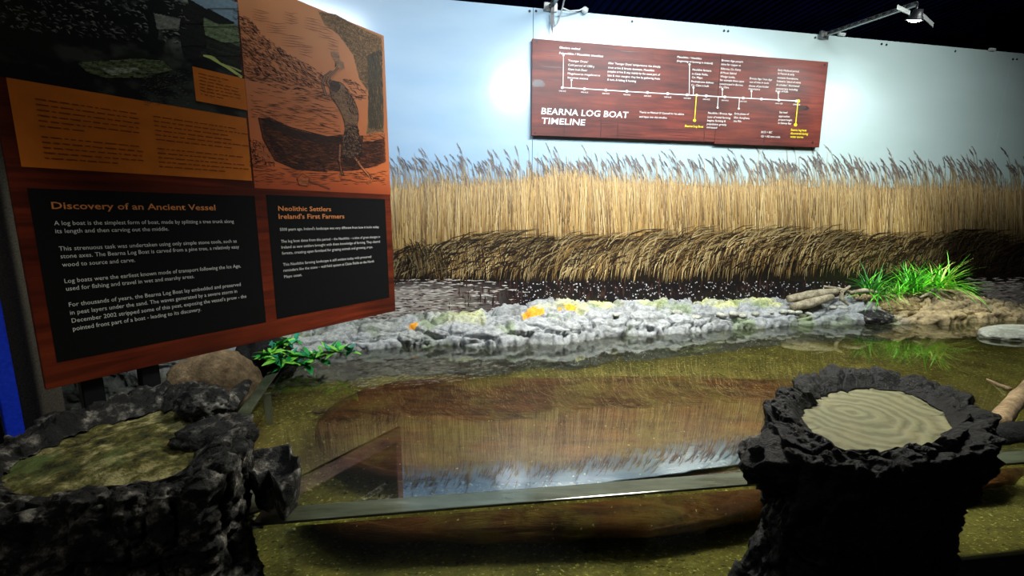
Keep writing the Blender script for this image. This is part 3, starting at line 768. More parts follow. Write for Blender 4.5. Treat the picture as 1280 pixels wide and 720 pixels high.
# small dark print (too small to read) as broken word strokes
sm = Strokes(PP, PN, 0.0026, 0.0028, 20, 10)
def smallprint(uc0, uc1, ztop, zbot, rows, gaps, last=0.8):
    dz = (ztop - zbot) / rows
    for k in range(rows):
        if k in gaps: continue
        z = ztop - dz * (k + .5); u = uc0; end = uc1 - (0 if rnd.random() < .6 else rnd.uniform(0, .06)) if (k + 1) not in gaps and k != rows - 1 else uc0 + (uc1 - uc0) * rnd.uniform(.4, .8)
        while u < end:
            w = rnd.uniform(.006, .026); b = len(sm.V); hh = dz * .11
            for (uu, zz) in ((u, z - hh), (u + w, z - hh), (u + w, z + hh), (u, z + hh)): sm.V.append(pn3(uu, .0027, zz)); sm.Cc.append(tuple(lin((132, 62, 22))))
            sm.F.append((b, b + 1, b + 2, b + 3)); u += w + .005
zt_, zb_ = r3[3] - .035, r3[2] + .02
um = (r3[0] + r3[1]) / 2
smallprint(r3[0] + .045, um - .035, zt_, zb_ , 12, (6,)); smallprint(um + .01, r3[1] - .02, zt_, zb_ , 12, (6,))
smallprint(r5[0] + .015, r5[1] - .03, r5[3] - .012, r5[2] + .02, 7, ())
sm.build('small_print', M_art, ib)['kind'] = 'stuff'
# body text
IB = lambda L, m=M_white, b=False: lettering(L, PP, PU, PN, 0.0016, m, ib, 'lettering', b)
def k2(x, y): return x / 2.56, 220 + y / 2.56
def PL(s, xl, yl, xr, cap): # crop coordinates to frame
    a = k2(xl, yl); return (s, a[0], None if xr is None else xr / 2.56, a[1], cap)
# right ends: measured on the true horizontal of each line
def RE(xl, yl, xr):
    """px of the point at column xr on the board's horizontal line through (xl,yl)"""
    z = PP(xl, yl).z; lo, hi = 0.0, 720.0
    for _ in range(40):
        m_ = (lo + hi) / 2
        if PP(xr, m_).z > z: lo = m_
        else: hi = m_
    return (xr, lo)
def bodylines(lines, m=M_white, b=False):
    bm = bmesh.new()
    for (s, xl, yl, xr, cap) in lines:
        me = text_mesh(s, b); xs = [v.co.x for v in me.vertices]; x0, x1 = min(xs), max(xs)
        o = PP(xl, yl, .0016); e = PP(*RE(xl, yl, xr), .0016); sx = (e - o).dot(PU) / (x1 - x0)
        sy = (PP(xl, yl - cap, .0016).z - o.z) / 0.76
        for v in me.vertices: v.co = o + PU * ((v.co.x - x0) * sx) + Vector((0, 0, v.co.y * sy))
        bm.from_mesh(me); bpy.data.meshes.remove(me)
    me = bpy.data.meshes.new('lettering'); bm.to_mesh(me); bm.free(); return link('lettering', me, m, ib)
bodylines([('Discovery of an Ancient Vessel', 65, 261, 269.5, 9.5)], M_orange_t, True)
bodylines([('A log boat is the simplest form of boat, made by splitting a tree trunk along', 68, 281.5, 292.5, 6.0),
           ('its length and then carving out the middle.', 69.5, 291.5, 211, 6.0)])
bodylines([('This strenuous task was undertaken using only simple stone tools, such as', 74, 313.5, 296, 6.0),
           ('stone axes. The Bearna Log Boat is carved from a pine tree, a relatively easy', 76, 323, 299, 6.0),
           ('wood to source and carve.', 78, 333.5, 169, 6.0)])
bodylines([('Log boats were the earliest known mode of transport following the Ice Age,', 81, 354, 301, 6.0),
           ('used for fishing and travel in wet and marshy areas.', 83, 363.5, 243, 6.0)])
bodylines([('For thousands of years, the Bearna Log Boat lay embedded and preserved', 86.5, 383.5, 301, 6.0),
           ('in peat layers under the sand. The waves generated by a severe storm in', 88, 393.5, 296.5, 6.0),
           ("December 2002 stripped some of this peat, exposing the vessel's prow - the", 90, 403.5, 308, 6.0),
           ('pointed front part of a boat - leading to its discovery.', 91.5, 413.5, 251.5, 6.0)])
bodylines([('Neolithic Settlers', 348, 263.5, 414, 6.6)], M_orange_t, True); bodylines([("Ireland's First Farmers", 348.5, 273.5, 430.5, 6.6)], M_orange_t, True)
bodylines([('5500 years ago, Ireland\'s landscape was very different from how it looks today.', 350, 288.5, 474, 3.9)])
bodylines([('The log boat dates from this period – the Neolithic – a time of great changes in', 351.5, 303.5, 475, 3.9),
           ('Ireland as new settlers brought with them knowledge of farming. They cleared', 352, 310.8, 475, 3.9),
           ('forests, creating open farmland for grazing animals and growing crops.', 352.6, 318.3, 466, 3.9)])
bodylines([('This Neolithic farming landscape is still evident today with preserved', 354, 332.5, 464, 3.9),
           ('reminders like the stone – wall field system at Céide Fields on the North', 354.6, 339.8, 467.5, 3.9),
           ('Mayo coast.', 355.3, 347.6, 377.5, 3.9)])
# the engraving: crop coordinates (scale 2.77 from 290,0)
def k7(x, y): return (290 + x / 2.77, y / 2.77)
en = Strokes(PP, PN, 0.0008, 0.0024, 900, 12)
INK = lin((58, 34, 26)); GREY = lin((96, 84, 66))
def fill7(pts, col, w=1.0, jit=.5, layer=.3): blob(en, [k7(*p) for p in pts], col, w, jit, layer)
def inside(p, poly):
    x, y = p; c = False; n = len(poly)
    for i in range(n):
        (x0, y0), (x1, y1) = poly[i], poly[(i + 1) % n]
        if (y0 > y) != (y1 > y) and x < (x1 - x0) * (y - y0) / (y1 - y0) + x0: c = not c
    return c
def hatch(poly, n, ang, L, w, col, jit=.3, curve=0.0):
    xs = [p[0] for p in poly]; ys = [p[1] for p in poly]
    for _ in range(n):
        x = rnd.uniform(min(xs), max(xs)); y = rnd.uniform(min(ys), max(ys))
        if not inside((x, y), poly): continue
        a = ang + rnd.uniform(-jit, jit); l = L * rnd.uniform(.5, 1.4)
        p0 = (x - math.cos(a) * l / 2, y - math.sin(a) * l / 2); p1 = (x + math.cos(a) * l / 2, y + math.sin(a) * l / 2)
        if not inside(p0, poly): p0 = (x, y)
        if not inside(p1, poly): p1 = (x, y)
        mid = ((p0[0] + p1[0]) / 2, (p0[1] + p1[1]) / 2 + curve * l)
        en.add([k7(*p0), k7(*mid), k7(*p1)], [.15, w, .15], tuple(col * rnd.uniform(.6, 1.5)))
hill = [(0, 20), (60, 60), (110, 120), (190, 180), (270, 225), (330, 262), (380, 300), (300, 310), (200, 290), (90, 260), (0, 230)]
hatch(hill, 2600, .55, 18, .55, INK, .5, .05)
hatch([(0, 230), (90, 255), (200, 290), (330, 320), (470, 330), (470, 345), (300, 345), (100, 290), (0, 262)], 700, .12, 24, .5, INK, .2)
hatch([(380, 270), (430, 280), (470, 320), (450, 350), (400, 340)], 120, .4, 14, .7, INK, .5)
for (x, y, l) in [(70, 30, 60), (120, 75, 70), (170, 120, 80), (230, 150, 50), (250, 60, 60), (180, 40, 50), (300, 90, 50), (330, 130, 40)]:
    for q in range(5): en.add([k7(x, y + q * 9), k7(x + l * .5, y + q * 9 + rnd.uniform(2, 9)), k7(x + l, y + q * 9 + rnd.uniform(4, 16))], [.1, .5, .1], tuple(INK * 1.8))
hatch([(60, 300), (380, 345), (380, 470), (60, 410)], 240, .15, 34, .5, INK * 1.4, .15)     # lake
tree = [(300, 40), (360, 50), (440, 95), (518, 128), (526, 470), (465, 470), (480, 330), (440, 270), (420, 190), (370, 120), (320, 85)]
fill7(tree, lin((176, 130, 84)), 1.2, .3, .02)
hatch(tree, 5200, 1.2, 9, .45, GREY, 1.5, .1)
hatch([(470, 190), (520, 160), (526, 450), (472, 450)], 900, 1.5, 26, .7, GREY * .8, .3)
boat7 = [(92, 410), (130, 405), (220, 448), (330, 478), (450, 470), (528, 462), (532, 560), (500, 575), (430, 590), (330, 592), (220, 585), (150, 555), (108, 480)]
fill7(boat7, lin((134, 72, 42)), 1.1, .25, .05)
hatch(boat7, 3000, .08, 24, .55, INK, .3, .05)
hatch([(92, 410), (150, 555), (220, 585), (330, 592), (330, 560), (200, 540), (130, 460)], 700, .3, 22, 1.0, INK * .6, .4)
fill7([(105, 412), (200, 445), (330, 474), (400, 470), (400, 490), (310, 492), (200, 470), (120, 432)], lin((66, 40, 28)), 1.0, .4, .5)
fill7([(455, 470), (500, 458), (528, 462), (524, 480), (490, 488), (455, 490)], lin((216, 120, 66)), .9, .2, .6)
en.add([k7(92, 408), k7(108, 480), k7(150, 555), k7(220, 585), k7(330, 594)], 1.1, tuple(INK * .5), layer=.7)
en.add([k7(92, 408), k7(200, 440), k7(330, 473), k7(400, 466)], 1.0, tuple(INK * .5), layer=.7)
ground = [(60, 560), (150, 575), (330, 600), (540, 590), (540, 640), (60, 640)]
hatch(ground, 260, .05, 26, .5, INK * 1.5, .2)
rock7 = [(90, 520), (115, 510), (145, 545), (140, 560), (95, 558)]
fill7(rock7, lin((200, 110, 66)), .9, .2, .5); hatch([(60, 480), (150, 500), (150, 580), (60, 580)], 260, .6, 12, .7, INK, .9)
# hewing man: torso, legs, raised arms, axe
man_t = [(345, 290), (366, 282), (386, 292), (404, 322), (426, 352), (438, 395), (434, 430), (440, 480), (452, 520), (425, 552), (385, 540), (384, 480), (394, 440), (382, 400), (366, 366), (346, 340), (338, 312)]
fill7(man_t, lin((150, 112, 82)), .9, .3, .72)
for (x_, y_), (u_, v_) in zip(man_t, man_t[1:] + man_t[:1]): en.add([k7(x_, y_), k7((x_ + u_) / 2 + 1, (y_ + v_) / 2), k7(u_, v_)], [.3, .9, .3], tuple(INK * .6), layer=.9)
for _ in range(1): 
    z1_, z0_ = en.z1, en.z0; en.z0 = z0_ + (z1_ - z0_) * .78
    hatch(man_t, 420, 1.1, 9, .5, INK, .7); hatch([(385, 290), (405, 322), (427, 352), (438, 400), (412, 400), (392, 340)], 260, 1.1, 8, .6, INK * .7, .4)
    hatch([(388, 430), (436, 430), (455, 540), (425, 575), (385, 560)], 500, .9, 12, .8, INK * .6, .8)
    for pts, w, c in [([(350, 330), (325, 330), (312, 290), (322, 262), (345, 245)], 6.0, (140, 104, 76)), ([(340, 300), (330, 285), (340, 262), (362, 240), (372, 225)], 5.4, (150, 112, 80)),
                      ([(372, 560), (378, 580), (384, 605)], 5.0, (170, 104, 66)), ([(375, 500), (372, 550), (380, 600)], 6.0, (150, 94, 62)), ([(425, 545), (450, 580), (478, 612)], 6.5, (200, 118, 70)),
                      ([(476, 604), (488, 620), (468, 636)], 4.5, (190, 112, 68)), ([(374, 602), (388, 606)], 3.5, (150, 94, 60)),
                      ([(358, 232), (362, 205), (360, 185)], 2.0, (90, 66, 50))]:
        P7 = [k7(*p) for p in pts]
        en.add(P7, [w * .55] + [w * .5] * (len(pts) - 2) + [w * .4], tuple(lin(c)), layer=.2)
        en.add([(x + w * .24, y) for x, y in P7], .5, tuple(INK * .6), layer=.6); en.add([(x - w * .24, y) for x, y in P7], .5, tuple(INK * .6), layer=.6)
    fill7([(342, 180), (352, 176), (372, 184), (370, 206), (386, 216), (388, 232), (372, 238), (362, 222), (350, 200)], lin((176, 132, 100)), .8, .3, .75)
    fill7([(338, 290), (350, 278), (370, 284), (376, 304), (362, 320), (346, 316)], lin((84, 62, 48)), .8, .3, .85)
    for pts in [[(228, 620), (262, 614), (266, 640), (236, 642)], ]:
        fill7(pts, lin((176, 96, 56)), .9, .3, .7)
    en.add([k7(262, 625), k7(300, 638), k7(340, 654)], [1.6, 2.0, 2.0], tuple(lin((120, 62, 38))), layer=.75)
    en.add([k7(225, 618), k7(245, 600), k7(270, 618), k7(262, 645), k7(232, 640), k7(225, 618)], .6, tuple(INK * .7), layer=.9)
    en.z0 = z0_
en.build('printed_engraving', M_art, ib)

# ------------------------------------------------------------------ lamps on arms
M_glow = bpy.data.materials.new('lamp_glow'); M_glow.use_nodes = True
_b = bsdf(M_glow); _b.inputs['Emission Color'].default_value = (0.9, 0.97, 1, 1); _b.inputs['Emission Strength'].default_value = 25
def arm_lamp(base, lamp, label):
    t = empty('arm_lamp', base, label, 'lamp')
    d = (lamp - base); dh = Vector((d.x, d.y, 0)).normalized()
    top = Vector((lamp.x, lamp.y, base.z + 0.0))
    q = Matrix.Rotation(math.atan2(dh.y, dh.x), 3, 'Z')
    L = Vector((d.x, d.y, 0)).length
    bm = bmesh.new()
    for zoff in (0.010, -0.010):
        b2 = bmesh.ops.create_cube(bm, size=1)['verts']; bmesh.ops.scale(bm, vec=(L, 0.024, 0.004), verts=b2); bmesh.ops.translate(bm, vec=(L / 2, 0, zoff), verts=b2)
    b2 = bmesh.ops.create_cube(bm, size=1)['verts']; bmesh.ops.scale(bm, vec=(L, 0.004, 0.022), verts=b2); bmesh.ops.translate(bm, vec=(L / 2, 0.010, 0), verts=b2)
    n = int(L / 0.04)
    for i in range(n):
        b2 = bmesh.ops.create_cube(bm, size=1)['verts']; bmesh.ops.scale(bm, vec=(0.016, 0.004, 0.02), verts=b2); bmesh.ops.translate(bm, vec=((i + .5) * L / n, -0.010, 0), verts=b2)
    bm.transform(Matrix.Translation(base) @ q.to_4x4()); from_bm('arm', bm, M_metal, t)
    box('bracket', (0.02, 0.09, 0.05), base + dh * 0.0, M_metal, t, q, 0.003)
    tube('stem', [top, lamp + Vector((0, 0, 0.03))], 0.007, M_black, t)
    # aimed head
    aim = (wn(lamp.dot(WU), 3.0, EYE - 0.3) - lamp).normalized()
    rot = aim.to_track_quat('Z', 'Y').to_matrix().to_4x4()
    bm = bmesh.new(); prof = [(0.0, -0.05), (0.024, -0.048), (0.030, -0.02), (0.042, 0.0), (0.048, 0.012), (0.044, 0.012), (0.034, -0.004)]
    rings = []
    for r, z in prof: rings.append([bm.verts.new((r * math.cos(a * math.pi / 12), r * math.sin(a * math.pi / 12), z)) for a in range(24)] if r > 0 else [bm.verts.new((0, 0, z))])
    for k in range(24): bm.faces.new((rings[0][0], rings[1][k], rings[1][(k + 1) % 24]))
    for i in range(1, len(rings) - 1):
        for k in range(24): bm.faces.new((rings[i][k], rings[i][(k + 1) % 24], rings[i + 1][(k + 1) % 24], rings[i + 1][k]))
    bm.transform(Matrix.Translation(lamp) @ rot); from_bm('lamp_head', bm, M_black, t, True)
    bm = bmesh.new(); bmesh.ops.create_uvsphere(bm, u_segments=16, v_segments=8, radius=0.038); bmesh.ops.scale(bm, vec=(1, 1, .5), verts=bm.verts)
    bm.transform(Matrix.Translation(lamp + aim * 0.004) @ rot); from_bm('bulb', bm, M_glow, t, True)
    for s in (-1, 1):
        side = aim.cross(Vector((0, 0, 1))).normalized() * s
        c = [lamp + side * 0.045 + Vector((0, 0, .015)) , lamp + side * 0.15 + Vector((0, 0, .040 * -s)), lamp + side * 0.15 + Vector((0, 0, .040 * -s + .026)), lamp + side * 0.045 + Vector((0, 0, .04))]
        slab('barn_door', c, aim, 0.003, M_metal, t)
    return t
arm_lamp(WP(1030, 44, 0.01), LAMP2, 'small lit lamp on a slim metal arm at the upper right of the mural')
arm_lamp(WP(688, 9, 0.01), LAMP1, 'metal lamp arm reaching out from the mural top above the timeline board')
# cable and clip at the first arm
cb = empty('lamp_cable', WP(712, 12), 'pale cable looping from the lamp arm to a round clip above the timeline board', 'cable')
tube('cable', [WP(709, -25, .5), WP(706, -4, .20), WP(703, 10, .08), WP(697, 29, .03), WP(694, 32, .02), WP(692.5, 24, .03)], 0.005, M_cable, cb)
tube('cable', [WP(703, 10, .08), WP(712, 14, .05), WP(724, 13, .03), WP(730, 10, .03), WP(735, 11, .02)], 0.005, M_cable, cb)
bm = bmesh.new(); bmesh.ops.create_uvsphere(bm, u_segments=14, v_segments=8, radius=0.022); bm.transform(Matrix.Translation(WP(731, 13, .02))); from_bm('clip', bm, M_cable, cb, True)
stp = slab('cable_strap', [WP(689, 8, .05), WP(693, 8, .05), WP(692.5, 26, .04), WP(690.5, 42, .03), WP(688, 28, .04)], WN, 0.004, M_black)
tag(stp, 'thin dark strap dangling below the lamp arm at the top of the mural', 'strap')
for (px, py, nm) in [(1052, 43, 1), (1240, 62, 2)]:
    o = box('clip', (0.06, 0.02, 0.02), WP(px, py, 0.01), M_cable, None, Matrix.Rotation(math.atan2(WU.y, WU.x), 3, 'Z'), 0.004)
    tag(o, 'white clip on the mural top edge beside the lit lamp' if nm == 1 else 'white clip on the mural top edge near the right seam', 'clip')

# ------------------------------------------------------------------ tank
RT = WATER + 0.018        # rail top
def fy(x): return 1.095 + 0.125 * x
fd = Vector((1, 0.125, 0)).normalized(); fn = Vector((-fd.y, fd.x, 0))
A = Vector((-0.66, fy(-0.66), 0)); R = Vector((5.2, fy(5.2), 0)); B = Vector((-1.06, 1.54, 0)); Cc = Vector((-1.26, 2.26, 0)); D = wn(-1.75, 2.95, 0)
E_ = wn(5.6, 2.95, 0)
BOT = WATER - 0.37
tank = empty('water_tank', (A.x, A.y, 0), 'large clear-walled display tank filled with water in front of the mural', 'tank')
TH = 0.062
# panes: clear sheets below, frosted rail on top
def pane(name, a, b, z0, z1):
    V = [tuple(a + Vector((0, 0, z0))), tuple(b + Vector((0, 0, z0))), tuple(b + Vector((0, 0, z1))), tuple(a + Vector((0, 0, z1)))]
    return from_np(name, V, [(0, 1, 2, 3)], M_acryl, tank)
pane('front_pane', A - fn * .002, R - fn * .002, WATER - 0.30, WATER + 0.010)
def rail(a, b, inward, th, name='pane_rail'):
    n = inward.normalized() * th
    return prism(name, [(a)[:2], (b)[:2], (b + n)[:2], (a + n)[:2]], WATER + 0.010, RT, M_edge, tank, 0.0032)
rail(A, R, fn, TH)
sAB = (B - A).normalized(); sBC = (Cc - B).normalized()
nAB = Vector((sAB.y, -sAB.x, 0)); nBC = Vector((sBC.y, -sBC.x, 0))
rail(A + sAB * 0.05, B, nAB, 0.035); rail(B, Cc + sBC * .1, nBC, 0.05)
M_joint = mat('grey_joint_strip', lc(170, 174, 170), 0.4); setn(M_joint, bump(M_joint, noise(M_joint, 120), 0.1, 0.001))
M_pane2 = thin_clear('side_acrylic', (0.75, 0.8, 0.75, 1), 1.3)
for a, b in ((A, B), (B, Cc)):
    V = [tuple(a + Vector((0, 0, BOT))), tuple(b + Vector((0, 0, BOT))), tuple(b + Vector((0, 0, WATER))), tuple(a + Vector((0, 0, WATER)))]
    from_np('side_pane', V, [(0, 1, 2, 3)], M_acryl, tank)
pj = B + sBC * 0.36 + nBC * 0.05
box('joint_strip', (0.03, 0.014, 0.36), pj + Vector((0, 0, WATER - 0.19)), M_joint, tank, Matrix.Rotation(0.5, 3, 'Z'), 0.002)
# dark plinth under and in front of the panes, back and side walls
front_base = [(A - fn * .02)[:2], (R - fn * .02)[:2], (R + fn * .0005)[:2], (A + fn * .0005)[:2]]
prism('plinth', front_base, 0.0, WATER - 0.30, M_black, tank, 0.004)
prism('plinth', [(A + fn * .002)[:2], (R + fn * .002)[:2], (E_)[:2], (D)[:2], (Cc)[:2], (B)[:2]], 0.0, BOT - 0.03, M_black, tank)
for (a, b) in ((A, B), (B, Cc), (Cc, D)):
    d = (b - a).normalized(); n = Vector((-d.y, d.x, 0)) * 0.02
    prism('side_skirt', [a[:2], b[:2], (b + n)[:2], (a + n)[:2]], 0.0, WATER - 0.02 if a is Cc else BOT + 0.02, M_black, tank)

# sand bed
gx = np.linspace(-2.2, 5.6, 330); gy = np.linspace(0.9, 4.1, 150)
X, Y = np.meshgrid(gx, gy, indexing='ij')
P = np.stack([X.ravel(), Y.ravel(), np.zeros(X.size)], 1)
Z = BOT + 0.012 * fbm(P, 2.5, 4) + 0.004 * fbm(P, 18, 2)
V = np.stack([P[:, 0], P[:, 1], Z], 1)
nyy = len(gy); ii = np.arange((len(gx) - 1) * (nyy - 1)); a = (ii // (nyy - 1)) * nyy + ii % (nyy - 1)
FQ = np.stack([a, a + nyy, a + nyy + 1, a + 1], 1)
cx = V[FQ].mean(1)
def side(p, a, b): return (b[0] - a[0]) * (p[:, 1] - a[1]) - (b[1] - a[1]) * (p[:, 0] - a[0])
keep = (cx[:, 1] > 1.10 + 0.125 * cx[:, 0]) & ~((side(cx, A, B) > 0) & (cx[:, 1] < B.y)) & ~((side(cx, B, Cc) > 0) & (cx[:, 1] >= B.y)) & (cx @ np.array(WN) < 2.98)
sand = from_np('sand_bed', V, FQ[keep], M_sand, smooth=True); tag(sand, 'olive sand covering the bottom of the water tank', 'sand', kind='stuff')

# the water body (closed, refracting)
ins = 0.003
wp = [(A + fn * .001 + sAB * 0.002)[:2], (R + fn * .001)[:2], (E_)[:2], (D)[:2], (Cc + nBC * .004)[:2], (B + nAB * .004)[:2]]
water = prism('water', wp, BOT - 0.06, WATER, M_water); tag(water, 'clear still water filling the display tank', 'water', kind='stuff')

# ------------------------------------------------------------------ the log boat
def boat_mesh():
    nu, nv = 300, 90
    x0, x1 = -0.86, 2.14; V = []
    c0 = 1.87
    for i in range(nu + 1):
        t = i / nu; x = x0 + (x1 - x0) * (0.5 - 0.5 * math.cos(math.pi * t)); s = (x - x0) / (x1 - x0)
        wl = min(s / 0.16, 1); wr = min((1 - s) / 0.10, 1)
        hw = 0.43 * math.sqrt(max(1 - (1 - wl) ** 2, 0)) * math.sqrt(max(1 - (1 - wr) ** 2, 0))
        near = np.interp(x, [-0.9, 0.45, 0.8, 1.2, 2.14], [1.45, 1.45, 1.58, 1.74, 1.98]); far = 2.31 + 0.02 * math.sin(s * 5)
        taper = math.sqrt(max(1 - (1 - wl) ** 2, 0)) * math.sqrt(max(1 - (1 - wr) ** 2, 0))
        hw = (far - near) / 2 * taper; cy = (far + near) / 2 + (1 - taper) * 0.02
        for j in range(nv + 1):
            a = -math.pi / 2 * 1.35 + j / nv * math.pi * 1.35   # wraps over the top and under both edges
            yy = math.copysign(abs(math.sin(a)) ** 0.62, math.sin(a)); zz = math.copysign(abs(math.cos(a)) ** 0.75, math.cos(a))
            endh = min(hw / 0.30, 1)
            V.append((x, cy + yy * hw, BOT + 0.10 + zz * (0.095 if zz > 0 else 0.06) * endh))
    V = np.array(V); P = V * np.array([1.0, 4.0, 4.0])
    n1 = fbm(P, 1.4, 6, 0.6); d1, d2, _ = cells(V * np.array([0.8, 2.2, 2.0]), 2.2)
    crack = np.clip(1 - (d2 - d1) / 0.05, 0, 1)
    V[:, 2] += 0.022 * n1 - 0.016 * crack + 0.012 * fbm(V, 3, 3)
    V[:, 1] += 0.02 * fbm(V + 9, 4, 4)
    a = np.arange(nu * nv); a = (a // nv) * (nv + 1) + a % nv
    FQ = np.stack([a, a + nv + 1, a + nv + 2, a + 1], 1)
    return V, FQ
V, FQ = boat_mesh()
boat = from_np('log_boat', V, FQ, M_boat, smooth=True)
tag(boat, 'ancient brown log boat lying on the sand under the water', 'boat')

# ------------------------------------------------------------------ rock ledge along the mural
front = [(230, 462), (320, 452), (400, 444), (450, 439), (500, 434), (560, 432), (640, 432), (700, 428), (760, 421), (860, 416), (960, 409), (1040, 405), (1100, 405), (1180, 406), (1240, 402), (1290, 400), (1400, 396)]
crest = [(230, 425), (320, 418), (440, 401), (500, 396), (560, 391), (610, 389), (640, 383), (700, 376), (800, 377), (900, 377), (980, 374), (1050, 372), (1100, 366), (1150, 358), (1190, 360), (1215, 370), (1250, 379), (1290, 382), (1400, 384)]
FU, FW = [], []
for q in front:
    p = on_z(q[0], q[1], WATER); FU.append(p.dot(WU)); FW.append(3.0 - p.dot(WN))
CU, CZ = [], []
for q in crest:
    p = on_plane(q[0], q[1], WN, 2.90); CU.append(p.dot(WU)); CZ.append(p.z - WATER - 0.028)
nu, nw = 900, 84
uu = np.linspace(-1.9, 5.5, nu); sv = np.linspace(0, 1, nw)
U_, S_ = np.meshgrid(uu, sv, indexing='ij'); U_ = U_.ravel(); S_ = S_.ravel()
wf = np.interp(U_, FU, FW) + 0.05 * fbm(np.stack([U_, U_ * 0, U_ * 0], 1), 3.1, 3)
hc = np.interp(U_, CU, CZ)
foot = 0.13
wdt = S_ * (wf + foot)
# height profile
r = wdt / wf
hz = np.where(r < 0.25, hc, np.where(r < 1.0, hc * np.sqrt(np.clip(1 - ((r - 0.25) / 0.75) ** 1.7, 0, 1)), 0))
under = np.clip((wdt - wf) / foot, 0, 1)
hz = hz - 0.40 * np.clip(under, 0, 1) ** 0.7 * (r >= 1.0)
P = np.stack([U_, wdt, hz], 1)
dC1, dC2, cid = cells(P * np.array([0.55, 1.5, 1.5]) + 0.03 * np.stack([fbm(P, 9, 2), fbm(P + 5, 9, 2), fbm(P + 8, 9, 2)], 1), 9.0)
crk = np.clip(1 - (dC2 - dC1) / 0.12, 0, 1)
eC1, eC2, eid = cells(P * np.array([0.7, 1.4, 1.4]), 22.0)
crk2 = np.clip(1 - (eC2 - eC1) / 0.2, 0, 1)
nb = fbm(P, 5, 5, 0.55); nr = fbm(P * np.array([0.45, 1.5, 1.5]), 7, 6, 0.6, True)
disp = 0.034 * nb + 0.026 * nr - 0.050 * crk - 0.016 * crk2 * np.clip(fbm(P, 2.5, 2) * 3, 0, 1) + 0.040 * (cid - .5) + 0.007 * (eid - .5) + 0.012 * fbm(P, 40, 4) + 0.012 * fbm(P * np.array([0.5, 1.3, 1.3]), 24, 3, 0.6, True)
steep = np.clip((r - 0.55) / 0.45, 0, 1)
z = WATER + hz + disp * (1 - 0.55 * steep); w2 = wdt + disp * 0.9 * steep
w2 = np.maximum(w2, 0.002 + 0 * w2)
n3 = 3.0 - w2
V = np.stack([U_ * WU.x + n3 * WN.x, U_ * WU.y + n3 * WN.y, np.maximum(z, BOT - 0.03)], 1)
# colour: grey-white stone, yellow-green lichen crust, orange spots, brown earth to the right
stone = lin((154, 156, 156)); lich = lin((196, 196, 140)); gre = lin((120, 138, 84)); earth = lin((158, 136, 92)); drk = lin((60, 58, 46)); orng = lin((232, 158, 44))
c = np.tile(stone, (len(V), 1)) * (1 + 0.25 * fbm(P, 6, 4))[:, None]
m1 = (np.clip((fbm(P + 3, 4.5, 4) + 0.10 - 0.35 * np.clip((r - 0.35) * 2, 0, 1)) * 4, 0, 1) * np.clip((U_ - 0.0) * 3, 0.1, 1) * (U_ < 3.0))[:, None]
c = c * (1 - m1) + lich * m1
m2 = np.clip((fbm(P + 13, 6, 4) - 0.12) * 4, 0, 1)[:, None] * 0.6; c = c * (1 - m2) + gre * m2
uE = on_plane(1060, 385, WN, 2.85).dot(WU)
m3 = np.clip((U_ - uE + 0.12 * fbm(P, 5, 3)) * 5, 0, 1)[:, None] * 0.85; c = c * (1 - m3) + (earth * (1 + .9 * fbm(P, 12, 5))[:, None]) * m3
m4 = np.clip((hz * 0 + (0.02 - (z - WATER))) * 22, 0, 1)[:, None]; c = c * (1 - .55 * m4) + lin((92, 90, 56)) * .55 * m4   # olive tint at and below the waterline
m5 = np.clip((fbm(P + 31, 10, 3) - 0.25) * 5, 0, 1)[:, None] * .5; c = c * (1 - m5) + drk * m5
for (px, py, rr) in [(668, 395, .055), (712, 394, .035), (657, 391, .03), (516, 397, .03), (676, 401, .03), (700, 392, .02)]:
    q = on_plane(px, py, WN, 2.80); qu, qw = q.dot(WU), 3 - q.dot(WN)
    dd = np.sqrt((U_ - qu) ** 2 + ((wdt - qw) * 1.0) ** 2) + 0.03 * fbm(P + 2, 24, 3)
    m = np.clip((rr - dd) / 0.008, 0, 1)[:, None] * (np.clip((wdt < wf), 0, 1))[:, None]; c = c * (1 - m) + orng * m
a = np.arange((nu - 1) * (nw - 1)); a = (a // (nw - 1)) * nw + a % (nw - 1)
FQ = np.stack([a, a + 1, a + nw + 1, a + nw], 1)
ledge = from_np('rock_ledge', V, FQ, M_ledge, smooth=True, cols=np.clip(c, 0, 1))
tag(ledge, 'long rugged grey rock ledge with lichen running below the mural', 'rock')
LV = V.reshape(nu, nw, 3)
def ledge_z(p):
    """height of the ledge top near a plan point"""
    d = (LV[:, :, 0] - p[0]) ** 2 + (LV[:, :, 1] - p[1]) ** 2
    i = np.unravel_index(np.argmin(d), d.shape); return float(LV[i][2])
def on_ledge(px, py, w=None, n0=2.80):
    n = 3 - w if w is not None else n0
    p = on_plane(px, py, WN, n); p.z = ledge_z(p); return p

# ------------------------------------------------------------------ generic lumpy rock
def rock_np(name, centre, rad, m, seed=0, amp=0.18, f=2.2, sub=4, rotz=0.0, ridged=False, flat=None, parent=None, zmin=None, crackamp=0.0):
    bm = bmesh.new(); bmesh.ops.create_icosphere(bm, subdivisions=sub, radius=1)
    V = np.array([v.co[:] for v in bm.verts]); FQ = np.array([[v.index for v in f_.verts] for f_ in bm.faces]); bm.free()
    P = V * 1.0 + seed * 7.7
    d = 1 + amp * fbm(P, f, 5, 0.55, ridged)
    if crackamp:
        c1, c2, cc = cells(P, f * 1.2); d = d - crackamp * np.clip(1 - (c2 - c1) / 0.15, 0, 1) + crackamp * .5 * (cc - .5)
    V = V * d[:, None]
    if flat is not None: V[:, 2] = np.where(V[:, 2] > flat, flat + (V[:, 2] - flat) * 0.15, V[:, 2])
    V = V * np.array(rad)
    ca, sa = math.cos(rotz), math.sin(rotz)
    V = np.stack([V[:, 0] * ca - V[:, 1] * sa, V[:, 0] * sa + V[:, 1] * ca, V[:, 2]], 1) + np.array(centre)
    if zmin is not None: V[:, 2] = np.maximum(V[:, 2], zmin)
    return from_np(name, V, FQ, m, parent, smooth=True)

